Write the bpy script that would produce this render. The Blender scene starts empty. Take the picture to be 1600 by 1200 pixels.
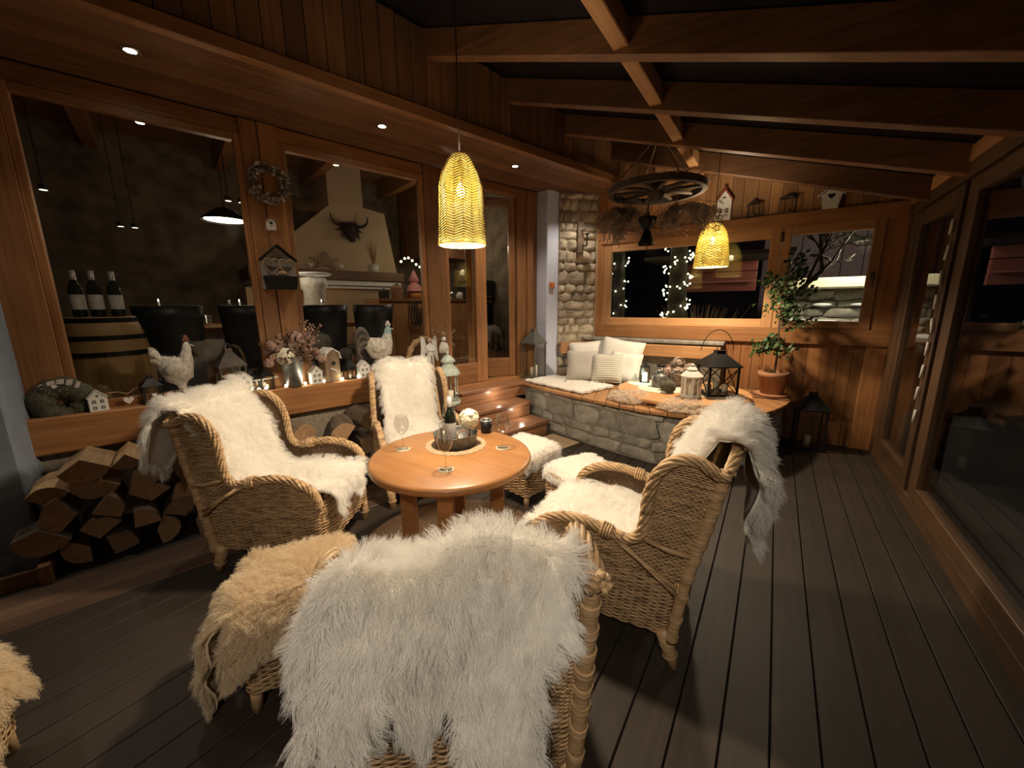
import bpy, bmesh, math, random
import numpy as np
from mathutils import Vector, Matrix
C = bpy.context.scene
COL = C.collection
PI = math.pi
RNG = np.random.default_rng(7)
random.seed(7)

# ------------------------------------------------------------------ camera
cam_d = bpy.data.cameras.new('camera'); cam = bpy.data.objects.new('camera', cam_d); COL.objects.link(cam)
cam_d.sensor_fit = 'HORIZONTAL'; cam_d.sensor_width = 36.0; cam_d.lens = 36.0*607/1600
cam_d.clip_start = 0.02; cam_d.clip_end = 100
_d = Vector((25, 3000, 607)).normalized(); _p = Vector((415, -127, 607)).normalized()
_p = (_p - _d*_p.dot(_d)).normalized(); _z = -_d; _x = _p.cross(_z)
_M = Matrix((_x, _p, _z))                      # camera (right, down, forward) to world
_R = Matrix((_M @ Vector((1, 0, 0)), _M @ Vector((0, -1, 0)), _M @ Vector((0, 0, -1)))).transposed()
cam.matrix_world = Matrix.Translation((0, 0, 1.54)) @ _R.to_4x4()
C.camera = cam
# ------------------------------------------------------------------ exposure, night sky, lamps of the place
C.view_settings.view_transform = 'Standard'; C.view_settings.look = 'None'
C.view_settings.gamma = 1.0; C.view_settings.use_curve_mapping = False
C.view_settings.exposure = 0.3
C.cycles.diffuse_bounces = 8; C.cycles.max_bounces = 14; C.cycles.transparent_max_bounces = 24
w = bpy.data.worlds.new('night'); C.world = w; w.use_nodes = True
w.node_tree.nodes['Background'].inputs[0].default_value = (0.10, 0.12, 0.20, 1)
w.node_tree.nodes['Background'].inputs[1].default_value = 0.006
WARM = (1.0, 0.80, 0.56); MID = (1.0, 0.86, 0.68)
def lamp(name, loc, power, color=WARM, r=0.04, kind='POINT', rot=None, spot=None, blend=0.6):
    l = bpy.data.lights.new(name, kind); l.energy = power; l.color = color
    l.shadow_soft_size = r
    if spot: l.spot_size = spot; l.spot_blend = blend
    o = bpy.data.objects.new(name, l); o.location = loc; COL.objects.link(o)
    if rot: o.rotation_euler = rot
    return o
PW = 1.0
A15 = math.radians(15)
def HW(c, s, z): return Vector((s*math.sin(A15)+c*math.cos(A15), s*math.cos(A15)-c*math.sin(A15), z))
lamp('pendant_bulb_light', (-1.46, 1.70, 2.12), 6.5*PW, WARM, 0.045)
lamp('pendant_down_light', (-1.46, 1.70, 1.885), 115*PW, WARM, 0.06, 'SPOT', (0, 0, 0), math.radians(172), 0.5)
lamp('bench_pendant_bulb_light', (-0.60, 4.5, 2.14), 9*PW, WARM, 0.045)
lamp('bench_pendant_down_light', (-0.60, 4.5, 1.92), 92*PW, WARM, 0.06, 'SPOT', (0, 0, 0), math.radians(172), 0.5)
for s_ in (-1.45, 0.05, 1.55, 3.02):          # soffit downlights
    lamp('downlight', HW(-3.38, s_, 2.965), (22 if s_ < 2.5 else 46)*PW, MID, 0.03, 'SPOT', (0, 0, 0), 2.0, 0.8)
lamp('terrace_lamp_behind', (0.45, -1.0, 2.60), 105*PW, MID, 0.08, 'SPOT', Vector((-1.35, 2.2, -2.1)).to_track_quat('-Z', 'Y').to_euler(), 1.30, 1.0)
lamp('pendant_up_light', (-1.46, 1.70, 2.33), 5*PW, WARM, 0.04, 'SPOT', (PI, 0, 0), 2.3, 0.5)
lamp('bench_pendant_up_light', (-0.60, 4.5, 2.34), 15*PW, WARM, 0.04, 'SPOT', (PI, 0, 0), 2.9, 0.5)   # added spot for bulb light leaving the open top of the shade
lamp('stone_wall_downlight', (-2.08, 4.80, 2.86), 26, MID, 0.03, 'SPOT', (0, 0, 0), 2.2, 0.8)
lamp('step_light_upper', HW(-3.60, 2.93, 0.47), 0.7, MID, 0.02)
lamp('step_light_lower', HW(-3.33, 3.06, 0.28), 0.7, MID, 0.02)
# inside the house
lamp('dining_lamp_light', HW(-6.0, 0.75, 2.45), 6, WARM, 0.08)
lamp('kitchen_light', HW(-7.2, 4.6, 2.7), 9, MID, 0.08)
lamp('hood_light', HW(-6.6, 2.6, 2.4), 2.2, WARM, 0.08)
lamp('kitchen_counter_light', HW(-5.5, 3.4, 2.5), 12, MID, 0.05)
# outside
lamp('yard_lamp', (0.95, 7.75, 2.35), 80, (1.0, 0.86, 0.62), 0.1)
lamp('yard_wall_lamp', (-0.6, 7.4, 2.6), 1.8, (1.0, 0.7, 0.6), 0.1)

# ------------------------------------------------------------------ materials
MATS = {}
def newmat(name):
    m = bpy.data.materials.new(name); m.use_nodes = True; nt = m.node_tree
    b = nt.nodes['Principled BSDF']; MATS[name] = m
    return m, nt, b
def N(nt, typ): return nt.nodes.new(typ)
def ramp(nt, fac, stops):
    r = nt.nodes.new('ShaderNodeValToRGB'); e = r.color_ramp.elements
    while len(e) > 1: e.remove(e[0])
    e[0].position = stops[0][0]; e[0].color = (*stops[0][1], 1)
    for p, c in stops[1:]:
        x = e.new(p); x.color = (*c, 1)
    nt.links.new(fac, r.inputs[0]); return r.outputs[0]
def plain(name, col, rough=0.6, metal=0.0, noise=0.0, scale=20.0, bump=0.0, spec=0.5):
    m, nt, b = newmat(name)
    b.inputs['Base Color'].default_value = (*col, 1); b.inputs['Roughness'].default_value = rough
    b.inputs['Metallic'].default_value = metal; b.inputs['Specular IOR Level'].default_value = spec
    if noise or bump:
        tc = N(nt, 'ShaderNodeTexCoord'); nz = N(nt, 'ShaderNodeTexNoise'); nz.inputs['Scale'].default_value = scale
        nz.inputs['Detail'].default_value = 5
        nt.links.new(tc.outputs['Object'], nz.inputs['Vector'])
        if noise:
            lo = tuple(max(0, x*(1-noise)) for x in col); hi = tuple(min(1, x*(1+noise)) for x in col)
            nt.links.new(ramp(nt, nz.outputs['Fac'], [(0.3, lo), (0.7, hi)]), b.inputs['Base Color'])
        if bump:
            bp = N(nt, 'ShaderNodeBump'); bp.inputs['Strength'].default_value = bump; bp.inputs['Distance'].default_value = 0.01
            nt.links.new(nz.outputs['Fac'], bp.inputs['Height']); nt.links.new(bp.outputs[0], b.inputs['Normal'])
    return m
def wood(name, dark, light, axis='y', rough=0.45, tint=0.25, bump=0.15, fine=38.0):
    m, nt, b = newmat(name)
    tc = N(nt, 'ShaderNodeTexCoord'); mp = N(nt, 'ShaderNodeMapping'); oi = N(nt, 'ShaderNodeObjectInfo')
    sc = {'x': (1.6, fine, fine), 'y': (fine, 1.6, fine), 'z': (fine, fine, 1.6)}[axis]
    mp.inputs['Scale'].default_value = sc
    nt.links.new(tc.outputs['Object'], mp.inputs['Vector'])
    off = N(nt, 'ShaderNodeVectorMath'); off.operation = 'SCALE'; off.inputs[0].default_value = (13, 7, 17)
    nt.links.new(oi.outputs['Random'], off.inputs['Scale']); nt.links.new(off.outputs[0], mp.inputs['Location'])
    n1 = N(nt, 'ShaderNodeTexNoise'); n1.inputs['Scale'].default_value = 1.0; n1.inputs['Detail'].default_value = 6; n1.inputs['Distortion'].default_value = 0.6
    nt.links.new(mp.outputs[0], n1.inputs['Vector'])
    n2 = N(nt, 'ShaderNodeTexNoise'); n2.inputs['Scale'].default_value = 3.0; n2.inputs['Detail'].default_value = 3
    nt.links.new(tc.outputs['Object'], n2.inputs['Vector'])
    mix = N(nt, 'ShaderNodeMath'); mix.operation = 'MULTIPLY_ADD'; mix.inputs[1].default_value = 0.35
    nt.links.new(n2.outputs['Fac'], mix.inputs[0]); 
    s65 = N(nt, 'ShaderNodeMath'); s65.operation = 'MULTIPLY'; s65.inputs[1].default_value = 0.65
    nt.links.new(n1.outputs['Fac'], s65.inputs[0]); nt.links.new(s65.outputs[0], mix.inputs[2])
    col = ramp(nt, mix.outputs[0], [(0.32, dark), (0.66, light)])
    hsv = N(nt, 'ShaderNodeHueSaturation'); nt.links.new(col, hsv.inputs['Color'])
    v = N(nt, 'ShaderNodeMapRange'); v.inputs[3].default_value = 1-tint; v.inputs[4].default_value = 1+tint
    nt.links.new(oi.outputs['Random'], v.inputs[0]); nt.links.new(v.outputs[0], hsv.inputs['Value'])
    nt.links.new(hsv.outputs[0], b.inputs['Base Color'])
    b.inputs['Roughness'].default_value = rough
    bp = N(nt, 'ShaderNodeBump'); bp.inputs['Strength'].default_value = bump; bp.inputs['Distance'].default_value = 0.004
    nt.links.new(n1.outputs['Fac'], bp.inputs['Height']); nt.links.new(bp.outputs[0], b.inputs['Normal'])
    return m
def emit(name, col, strength):
    m, nt, b = newmat(name)
    b.inputs['Base Color'].default_value = (0.8, 0.8, 0.8, 1)
    b.inputs['Emission Color'].default_value = (*col, 1); b.inputs['Emission Strength'].default_value = strength
    return m
def pane(name, tint=(1, 1, 1), base=0.035, grow=0.9, rough=0.0, dirt=0.0):
    m, nt, b = newmat(name); nt.nodes.remove(b); out = nt.nodes['Material Output']
    tr = N(nt, 'ShaderNodeBsdfTransparent'); tr.inputs[0].default_value = (*tint, 1)
    gl = N(nt, 'ShaderNodeBsdfGlossy'); gl.inputs['Roughness'].default_value = rough
    lw = N(nt, 'ShaderNodeLayerWeight'); lw.inputs['Blend'].default_value = 0.5
    pw = N(nt, 'ShaderNodeMath'); pw.operation = 'POWER'; pw.inputs[1].default_value = 4.0
    ma = N(nt, 'ShaderNodeMath'); ma.operation = 'MULTIPLY_ADD'; ma.inputs[1].default_value = grow; ma.inputs[2].default_value = base
    ma.use_clamp = True
    mx = N(nt, 'ShaderNodeMixShader')
    nt.links.new(lw.outputs['Facing'], pw.inputs[0]); nt.links.new(pw.outputs[0], ma.inputs[0])
    nt.links.new(ma.outputs[0], mx.inputs[0]); nt.links.new(tr.outputs[0], mx.inputs[1]); nt.links.new(gl.outputs[0], mx.inputs[2])
    nt.links.new(mx.outputs[0], out.inputs['Surface'])
    return m
def translucent(name, col, amount=0.5, rough=0.7):
    m, nt, b = newmat(name); out = nt.nodes['Material Output']
    b.inputs['Base Color'].default_value = (*col, 1); b.inputs['Roughness'].default_value = rough
    t = N(nt, 'ShaderNodeBsdfTranslucent'); t.inputs[0].default_value = (*col, 1)
    mx = N(nt, 'ShaderNodeMixShader'); mx.inputs[0].default_value = amount
    nt.links.new(b.outputs[0], mx.inputs[1]); nt.links.new(t.outputs[0], mx.inputs[2]); nt.links.new(mx.outputs[0], out.inputs['Surface'])
    return m
def furmat(name, c0, c1):
    m, nt, b = newmat(name)
    hi = N(nt, 'ShaderNodeHairInfo')
    col = ramp(nt, hi.outputs['Random'], [(0.0, c0), (1.0, c1)])
    nt.links.new(col, b.inputs['Base Color'])
    b.inputs['Roughness'].default_value = 0.5; b.inputs['Specular IOR Level'].default_value = 0.3
    t = N(nt, 'ShaderNodeBsdfTranslucent'); nt.links.new(col, t.inputs[0]); mx = N(nt, 'ShaderNodeMixShader'); mx.inputs[0].default_value = 0.38
    nt.links.new(b.outputs[0], mx.inputs[1]); nt.links.new(t.outputs[0], mx.inputs[2]); nt.links.new(mx.outputs[0], nt.nodes['Material Output'].inputs['Surface'])
    return m
def stone_mat(name, c0, c1, c2):
    m, nt, b = newmat(name)
    tc = N(nt, 'ShaderNodeTexCoord'); oi = N(nt, 'ShaderNodeObjectInfo')
    n1 = N(nt, 'ShaderNodeTexNoise'); n1.inputs['Scale'].default_value = 9; n1.inputs['Detail'].default_value = 8; n1.inputs['Roughness'].default_value = 0.65
    nt.links.new(tc.outputs['Object'], n1.inputs['Vector'])
    col = ramp(nt, n1.outputs['Fac'], [(0.28, c0), (0.5, c1), (0.72, c2)])
    hsv = N(nt, 'ShaderNodeHueSaturation'); nt.links.new(col, hsv.inputs['Color'])
    v = N(nt, 'ShaderNodeMapRange'); v.inputs[3].default_value = 0.72; v.inputs[4].default_value = 1.25
    nt.links.new(oi.outputs['Random'], v.inputs[0]); nt.links.new(v.outputs[0], hsv.inputs['Value'])
    nt.links.new(hsv.outputs[0], b.inputs['Base Color']); b.inputs['Roughness'].default_value = 0.9
    n2 = N(nt, 'ShaderNodeTexNoise'); n2.inputs['Scale'].default_value = 40; n2.inputs['Detail'].default_value = 6
    nt.links.new(tc.outputs['Object'], n2.inputs['Vector'])
    bp = N(nt, 'ShaderNodeBump'); bp.inputs['Strength'].default_value = 0.6; bp.inputs['Distance'].default_value = 0.01
    nt.links.new(n2.outputs['Fac'], bp.inputs['Height']); nt.links.new(bp.outputs[0], b.inputs['Normal'])
    return m
HONEY = ((0.21, 0.083, 0.027), (0.38, 0.178, 0.066))
for ax in 'xyz':
    wood('honey_'+ax, *HONEY, axis=ax)
    wood('brown_'+ax, (0.115, 0.052, 0.022), (0.235, 0.110, 0.046), axis=ax, rough=0.5)
    wood('dark_'+ax, (0.050, 0.024, 0.010), (0.105, 0.052, 0.021), axis=ax, rough=0.55)  # brown wood darkened, dimness of the right side put into its colour
    wood('pine_'+ax, (0.34, 0.165, 0.064), (0.55, 0.29, 0.12), axis=ax, rough=0.5)
wood('bench_y', (0.28, 0.13, 0.05), (0.45, 0.225, 0.09), axis='y', rough=0.45, tint=0.10)
wood('border', (0.085, 0.05, 0.033), (0.15, 0.09, 0.06), axis='y', rough=0.5)
wood('deck', (0.023, 0.015, 0.010), (0.042, 0.029, 0.020), axis='y', rough=0.62, tint=0.12, bump=0.08)
wood('step', (0.20, 0.09, 0.043), (0.36, 0.18, 0.092), axis='y', rough=0.32)
wood('table', (0.27, 0.118, 0.04), (0.40, 0.19, 0.07), axis='x', rough=0.36, tint=0.04, fine=16)
wood('logend', (0.26, 0.15, 0.075), (0.42, 0.26, 0.14), axis='x', rough=0.8)
wood('logtop', (0.42, 0.26, 0.13), (0.62, 0.42, 0.24), axis='x', rough=0.8)
wood('bark', (0.07, 0.05, 0.035), (0.22, 0.16, 0.11), axis='x', rough=0.95, bump=0.8, fine=22)
wood('barrel', (0.30, 0.17, 0.06), (0.46, 0.28, 0.11), axis='z', rough=0.55)
wood('old_wood', (0.06, 0.042, 0.03), (0.15, 0.11, 0.08), axis='x', rough=0.9, bump=0.5)
wood('rustic', (0.16, 0.10, 0.06), (0.34, 0.23, 0.14), axis='z', rough=0.85, bump=0.5)
def wickermat(name, a, b_):
    m, nt, b = newmat(name)
    tc = N(nt, 'ShaderNodeTexCoord'); mp = N(nt, 'ShaderNodeMapping'); mp.inputs['Scale'].default_value = (9, 9, 70)
    nt.links.new(tc.outputs['Object'], mp.inputs['Vector'])
    n1 = N(nt, 'ShaderNodeTexNoise'); n1.inputs['Scale'].default_value = 1.4; n1.inputs['Detail'].default_value = 3
    nt.links.new(mp.outputs[0], n1.inputs['Vector'])
    nt.links.new(ramp(nt, n1.outputs['Fac'], [(0.30, a), (0.5, b_), (0.75, tuple(min(1, x*1.35) for x in b_))]), b.inputs['Base Color'])
    b.inputs['Roughness'].default_value = 0.5
    return m
wickermat('wicker', (0.20, 0.118, 0.055), (0.50, 0.335, 0.18))
wickermat('rattan', (0.36, 0.22, 0.105), (0.54, 0.36, 0.195))
plain('wicker_back', (0.10, 0.06, 0.032), 0.9)
translucent('straw', (0.80, 0.72, 0.33), 0.36)
furmat('fur_white', (0.92, 0.90, 0.86), (0.99, 0.98, 0.96))
furmat('fur_cream', (0.78, 0.65, 0.46), (0.92, 0.82, 0.64))
furmat('fur_grey', (0.68, 0.57, 0.45), (0.92, 0.83, 0.70))
plain('hide', (0.82, 0.78, 0.71), 0.9, noise=0.06)
plain('hide_cream', (0.68, 0.55, 0.38), 0.9, noise=0.08)
plain('hide_grey', (0.66, 0.56, 0.44), 0.9)
plain('felt_grey', (0.30, 0.27, 0.24), 0.9)
stone_mat('stone_warm', (0.22, 0.175, 0.12), (0.42, 0.35, 0.26), (0.60, 0.52, 0.41))
stone_mat('stone_grey', (0.13, 0.115, 0.095), (0.27, 0.25, 0.21), (0.40, 0.37, 0.32))
plain('mortar', (0.30, 0.25, 0.19), 0.95, noise=0.25, scale=30, bump=0.5)
plain('mortar_dark', (0.19, 0.17, 0.135), 0.95, noise=0.25, scale=30, bump=0.5)
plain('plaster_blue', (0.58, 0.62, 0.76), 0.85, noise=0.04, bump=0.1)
plain('plaster_blue_dimmed', (0.26, 0.31, 0.38), 0.85, noise=0.08, bump=0.1)  # same blue plaster, dimness of the left edge put into its colour
plain('plaster_white', (0.50, 0.37, 0.23), 0.9, noise=0.05, bump=0.1)
plain('interior_stone', (0.20, 0.155, 0.105), 0.95, noise=0.45, scale=3.5, bump=0.6)
plain('black_metal', (0.018, 0.017, 0.017), 0.45, 0.6)
plain('grey_metal', (0.17, 0.17, 0.16), 0.5, 0.6, noise=0.3, scale=30)
plain('zinc', (0.36, 0.36, 0.36), 0.42, 0.7, noise=0.25, scale=25)
plain('bronze', (0.10, 0.085, 0.07), 0.5, 0.5, noise=0.3)
plain('chrome', (0.75, 0.72, 0.68), 0.15, 1.0)
plain('white_paint', (0.80, 0.79, 0.76), 0.55, noise=0.04)
plain('white_wood', (0.66, 0.63, 0.58), 0.75, noise=0.2, scale=45)
plain('dark_window', (0.07, 0.065, 0.06), 0.6)
plain('black', (0.008, 0.008, 0.009), 0.4)
plain('dark_leather', (0.020, 0.022, 0.026), 0.42, bump=0.1, scale=60)
plain('appliance', (0.02, 0.02, 0.022), 0.2)
plain('sage', (0.40, 0.46, 0.41), 0.6, noise=0.25, scale=40)
plain('red_roof', (0.34, 0.075, 0.035), 0.7)
plain('rust', (0.30, 0.15, 0.07), 0.8, noise=0.3)
plain('grey_leaf', (0.40, 0.36, 0.34), 0.8, noise=0.3)
plain('moss', (0.085, 0.08, 0.050), 0.95, noise=0.5, scale=60, bump=1.0)
plain('dry_grass', (0.30, 0.20, 0.10), 0.9, noise=0.4)
plain('dry_flower', (0.30, 0.225, 0.17), 0.9, noise=0.4)
plain('dry_pink', (0.50, 0.33, 0.27), 0.9, noise=0.2)
plain('mauve_leaf', (0.28, 0.17, 0.12), 0.85, noise=0.3)
plain('petal', (0.82, 0.78, 0.62), 0.8)
plain('leaf', (0.035, 0.075, 0.020), 0.5, noise=0.3)
plain('twig', (0.10, 0.065, 0.035), 0.85)
plain('terracotta', (0.36, 0.17, 0.085), 0.8, noise=0.15, bump=0.1)
plain('soil', (0.03, 0.02, 0.014), 1.0)
plain('ceramic', (0.70, 0.67, 0.60), 0.35, noise=0.06)
plain('teal_paint', (0.30, 0.46, 0.45), 0.5)
plain('comb_white', (0.75, 0.72, 0.66), 0.6)
plain('comb_red', (0.35, 0.13, 0.08), 0.7)
plain('hen_body', (0.60, 0.55, 0.47), 0.65, noise=0.35, scale=45, bump=0.4)
plain('hen_white', (0.72, 0.69, 0.62), 0.65, noise=0.12, scale=45, bump=0.3)
plain('hen_dark', (0.12, 0.10, 0.085), 0.6, noise=0.3)
plain('linen_white', (0.74, 0.71, 0.65), 0.95, noise=0.03, scale=200, bump=0.25)
plain('linen_grey', (0.46, 0.43, 0.385), 0.95, noise=0.06, scale=200, bump=0.3)
plain('jute', (0.30, 0.19, 0.11), 0.95, noise=0.3, scale=60, bump=0.8)
plain('doily', (0.40, 0.28, 0.17), 0.95, noise=0.25, scale=90, bump=0.6)
plain('doily_white', (0.70, 0.62, 0.48), 0.95)
plain('candle', (0.85, 0.80, 0.68), 0.5)
plain('bottle_glass', (0.012, 0.016, 0.010), 0.08)
plain('label_paper', (0.58, 0.57, 0.54), 0.8, noise=0.12, scale=40)
plain('capsule', (0.50, 0.48, 0.47), 0.35, 0.3)
plain('rope', (0.30, 0.20, 0.11), 0.95)
plain('cable', (0.015, 0.012, 0.010), 0.6)
plain('night_roof', (0.010, 0.011, 0.016), 0.25)
plain('snow', (0.85, 0.86, 0.88), 0.8, noise=0.04, bump=0.3, scale=8)
plain('bright_plank', (0.82, 0.74, 0.52), 0.8)
plain('siding_red', (0.30, 0.085, 0.065), 0.75, noise=0.1)
plain('siding_mauve', (0.15, 0.105, 0.12), 0.85, noise=0.12)
plain('outdoor_ground', (0.02, 0.02, 0.02), 0.9)
plain('outdoor_bark', (0.05, 0.038, 0.028), 0.95, noise=0.4, bump=0.8)
plain('ginger', (0.50, 0.20, 0.05), 0.6)
plain('pink_cloth', (0.55, 0.22, 0.20), 0.8)
plain('switch_orange', (0.55, 0.16, 0.05), 0.6)
plain('iron_white', (0.55, 0.52, 0.46), 0.6)
plain('highland', (0.045, 0.030, 0.022), 0.9)
plain('birch', (0.72, 0.68, 0.60), 0.7, noise=0.25, scale=12)
plain('bracket_dark', (0.03, 0.025, 0.02), 0.7)
pane('window_glass', (0.95, 0.95, 0.93), 0.035, 0.75)
pane('night_glass', (0.9, 0.92, 0.92), 0.05, 0.8)
pane('wine_glass', (0.93, 0.93, 0.92), 0.13, 1.0)
pane('lantern_glass', (0.93, 0.93, 0.90), 0.04, 0.8)
emit('bulb', (1.0, 0.86, 0.55), 60)
emit('spot_disc', (1.0, 0.90, 0.70), 55)
emit('step_disc', (1.0, 0.90, 0.66), 22)
emit('fairy', (1.0, 0.93, 0.50), 11)
emit('fairy_white', (1.0, 0.93, 0.68), 9)
emit('led_green', (0.70, 1.0, 0.72), 2.6)
emit('led_white', (1.0, 0.92, 0.75), 3.0)
emit('lampshade_lit', (0.95, 1.0, 0.70), 5.0)
emit('fire', (1.0, 0.42, 0.10), 3.0)
emit('ember_orange', (1.0, 0.30, 0.05), 0.8)
# striped linen
_m, _nt, _b = newmat('linen_stripe')
_tc = N(_nt, 'ShaderNodeTexCoord'); _sx = N(_nt, 'ShaderNodeSeparateXYZ'); _nt.links.new(_tc.outputs['Object'], _sx.inputs[0])
_mu = N(_nt, 'ShaderNodeMath'); _mu.operation = 'MULTIPLY'; _mu.inputs[1].default_value = 2*PI/0.028; _nt.links.new(_sx.outputs['Y'], _mu.inputs[0])
_si = N(_nt, 'ShaderNodeMath'); _si.operation = 'SINE'; _nt.links.new(_mu.outputs[0], _si.inputs[0])
_nt.links.new(ramp(_nt, _si.outputs[0], [(0.45, (0.70, 0.66, 0.57)), (0.75, (0.25, 0.23, 0.19))]), _b.inputs['Base Color'])
_b.inputs['Roughness'].default_value = 0.95

# ------------------------------------------------------------------ mesh helpers
class MB:
    def __init__(self): self.v = []; self.f = []
    def add(self, vs, fs):
        k = len(self.v); self.v += [tuple(p) for p in vs]; self.f += [tuple(i+k for i in q) for q in fs]; return self
    def box(self, c, s, rz=0.0, M=None, taper=(1, 1)):
        x, y, z = (t/2 for t in s); cs, sn = math.cos(rz), math.sin(rz); vs = []
        for dz in (-1, 1):
            tx, ty = taper if dz > 0 else (1, 1)
            for dx, dy in ((-1, -1), (1, -1), (1, 1), (-1, 1)):
                px, py = dx*x*tx, dy*y*ty
                p = Vector((px*cs-py*sn, px*sn+py*cs, dz*z))
                if M is not None: p = M @ p
                vs.append((c[0]+p[0], c[1]+p[1], c[2]+p[2]))
        return self.add(vs, [(3, 2, 1, 0), (4, 5, 6, 7), (0, 1, 5, 4), (1, 2, 6, 5), (2, 3, 7, 6), (3, 0, 4, 7)])
    def prism(self, poly, z0, z1, plane='xy', off=0.0):
        n = len(poly)
        def mk(a, b, h):
            return {'xy': (a, b, h), 'xz': (a, h, b), 'yz': (h, a, b)}[plane]
        vs = [mk(a, b, z0) for a, b in poly]+[mk(a, b, z1) for a, b in poly]
        fs = [tuple(range(n-1, -1, -1)), tuple(range(n, 2*n))]+[(i, (i+1) % n, n+(i+1) % n, n+i) for i in range(n)]
        return self.add(vs, fs)
    def tube(self, pts, r, sides=6, closed=False, cap=True):
        P = [Vector(p) for p in pts]; n = len(P); rr = r if hasattr(r, '__len__') else [r]*n
        T = []
        for i in range(n):
            a = P[(i-1) % n] if (closed or i > 0) else P[i]; b = P[(i+1) % n] if (closed or i < n-1) else P[i]
            t = (b-a); T.append(t.normalized() if t.length > 1e-9 else Vector((0, 0, 1)))
        u = T[0].orthogonal().normalized(); vs = []
        for i in range(n):
            u = (u - T[i]*u.dot(T[i])); u = u.normalized() if u.length > 1e-6 else T[i].orthogonal().normalized()
            w_ = T[i].cross(u)
            for k in range(sides):
                a = 2*PI*k/sides; vs.append(P[i]+(u*math.cos(a)+w_*math.sin(a))*rr[i])
        fs = []
        for i in range(n if closed else n-1):
            j = (i+1) % n
            for k in range(sides):
                k2 = (k+1) % sides; fs.append((i*sides+k, i*sides+k2, j*sides+k2, j*sides+k))
        if cap and not closed: fs += [tuple(range(sides-1, -1, -1)), tuple((n-1)*sides+k for k in range(sides))]
        return self.add(vs, fs)
    def lathe(self, prof, segs=20, c=(0, 0, 0), M=None, arc=1.0):
        vs = []; n = len(prof); full = arc >= 0.999; m = segs if full else segs+1
        for k in range(m):
            a = 2*PI*arc*k/segs
            for r, z in prof:
                p = Vector((r*math.cos(a), r*math.sin(a), z))
                if M is not None: p = M @ p
                vs.append((p[0]+c[0], p[1]+c[1], p[2]+c[2]))
        fs = []
        for k in range(segs):
            k2 = (k+1) % m
            for i in range(n-1):
                fs.append((k*n+i, k2*n+i, k2*n+i+1, k*n+i+1))
        return self.add(vs, fs)
    def ball(self, c, r, seg=10, rings=6, s=(1, 1, 1)):
        prof = [(max(1e-4, math.sin(PI*i/rings))*r, -math.cos(PI*i/rings)*r) for i in range(rings+1)]
        return self.lathe(prof, seg, c, Matrix.Diagonal(Vector(s)))
    def loft(self, secs, sides=12):
        # secs: (centre, half-width axis vector, half-height axis vector)
        vs = []; n = len(secs)
        for c, a, b in secs:
            c, a, b = Vector(c), Vector(a), Vector(b)
            for k in range(sides):
                t = 2*PI*k/sides; vs.append(c+a*math.cos(t)+b*math.sin(t))
        fs = [(i*sides+k, i*sides+(k+1) % sides, (i+1)*sides+(k+1) % sides, (i+1)*sides+k) for i in range(n-1) for k in range(sides)]
        fs += [tuple(range(sides-1, -1, -1)), tuple((n-1)*sides+k for k in range(sides))]
        return self.add(vs, fs)
    def grid(self, fn, nu, nv, closed_u=False):
        vs = [fn(i/(nu if closed_u else nu-1), j/(nv-1)) for i in range(nu) for j in range(nv)]
        fs = []
        for i in range(nu if closed_u else nu-1):
            i2 = (i+1) % nu
            for j in range(nv-1): fs.append((i*nv+j, i2*nv+j, i2*nv+j+1, i*nv+j+1))
        return self.add(vs, fs)
    def mesh(self, name, mat, smooth=False, bevel=0.0):
        me = bpy.data.meshes.new(name); me.from_pydata(self.v, [], self.f)
        bm = bmesh.new(); bm.from_mesh(me)
        bmesh.ops.recalc_face_normals(bm, faces=bm.faces)
        if bevel: bmesh.ops.bevel(bm, geom=list(bm.edges), offset=bevel, segments=1, affect='EDGES', clamp_overlap=True)
        bm.to_mesh(me); bm.free()
        if smooth: me.shade_smooth()
        me.materials.append(MATS[mat]); return me
    def build(self, name, mat, parent=None, smooth=False, bevel=0.0, loc=(0, 0, 0), rot=(0, 0, 0)):
        return link(name, self.mesh(name, mat, smooth, bevel), parent, loc, rot)
def link(name, data, parent=None, loc=(0, 0, 0), rot=(0, 0, 0)):
    o = bpy.data.objects.new(name, data); COL.objects.link(o); o.parent = parent
    o.location = loc; o.rotation_euler = rot; return o
def npmesh(name, V, Q, mat, smooth=True):
    me = bpy.data.meshes.new(name); V = np.ascontiguousarray(V, np.float32); Q = np.ascontiguousarray(Q, np.int32)
    me.vertices.add(len(V)); me.vertices.foreach_set('co', V.ravel())
    me.loops.add(Q.size); me.loops.foreach_set('vertex_index', Q.ravel())
    me.polygons.add(len(Q)); me.polygons.foreach_set('loop_start', np.arange(0, Q.size, Q.shape[1], dtype=np.int32))
    me.update(calc_edges=True)
    if smooth: me.shade_smooth()
    me.materials.append(MATS[mat]); return me
def thing(name, label, cat, loc=(0, 0, 0), rz=0.0, group=None):
    o = bpy.data.objects.new(name, None); COL.objects.link(o); o.empty_display_size = 0.05
    o.location = loc; o.rotation_euler = (0, 0, rz); return tag(o, label, cat, group)
def tag(o, label, cat, group=None):
    o['label'] = label; o['category'] = cat
    if group: o['group'] = group
    return o
def struct(o, label=None, cat=None):
    o['kind'] = 'structure'
    if label: o['label'] = label
    if cat: o['category'] = cat
    return o
def stuff(o): o['kind'] = 'stuff'; return o
def copy_tree(o, parent=None):
    c = o.copy(); COL.objects.link(c); c.parent = parent
    for ch in list(o.children): copy_tree(ch, c)
    return c
HROT = -A15
def hempty(name, label, cat):                       # structure root turned into the house wall's frame: local x = outwards, y = along, z = up
    o = bpy.data.objects.new(name, None); COL.objects.link(o); o.rotation_euler = (0, 0, HROT)
    return struct(o, label, cat)
def wempty(name, label, cat):
    o = bpy.data.objects.new(name, None); COL.objects.link(o); return struct(o, label, cat)
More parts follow.
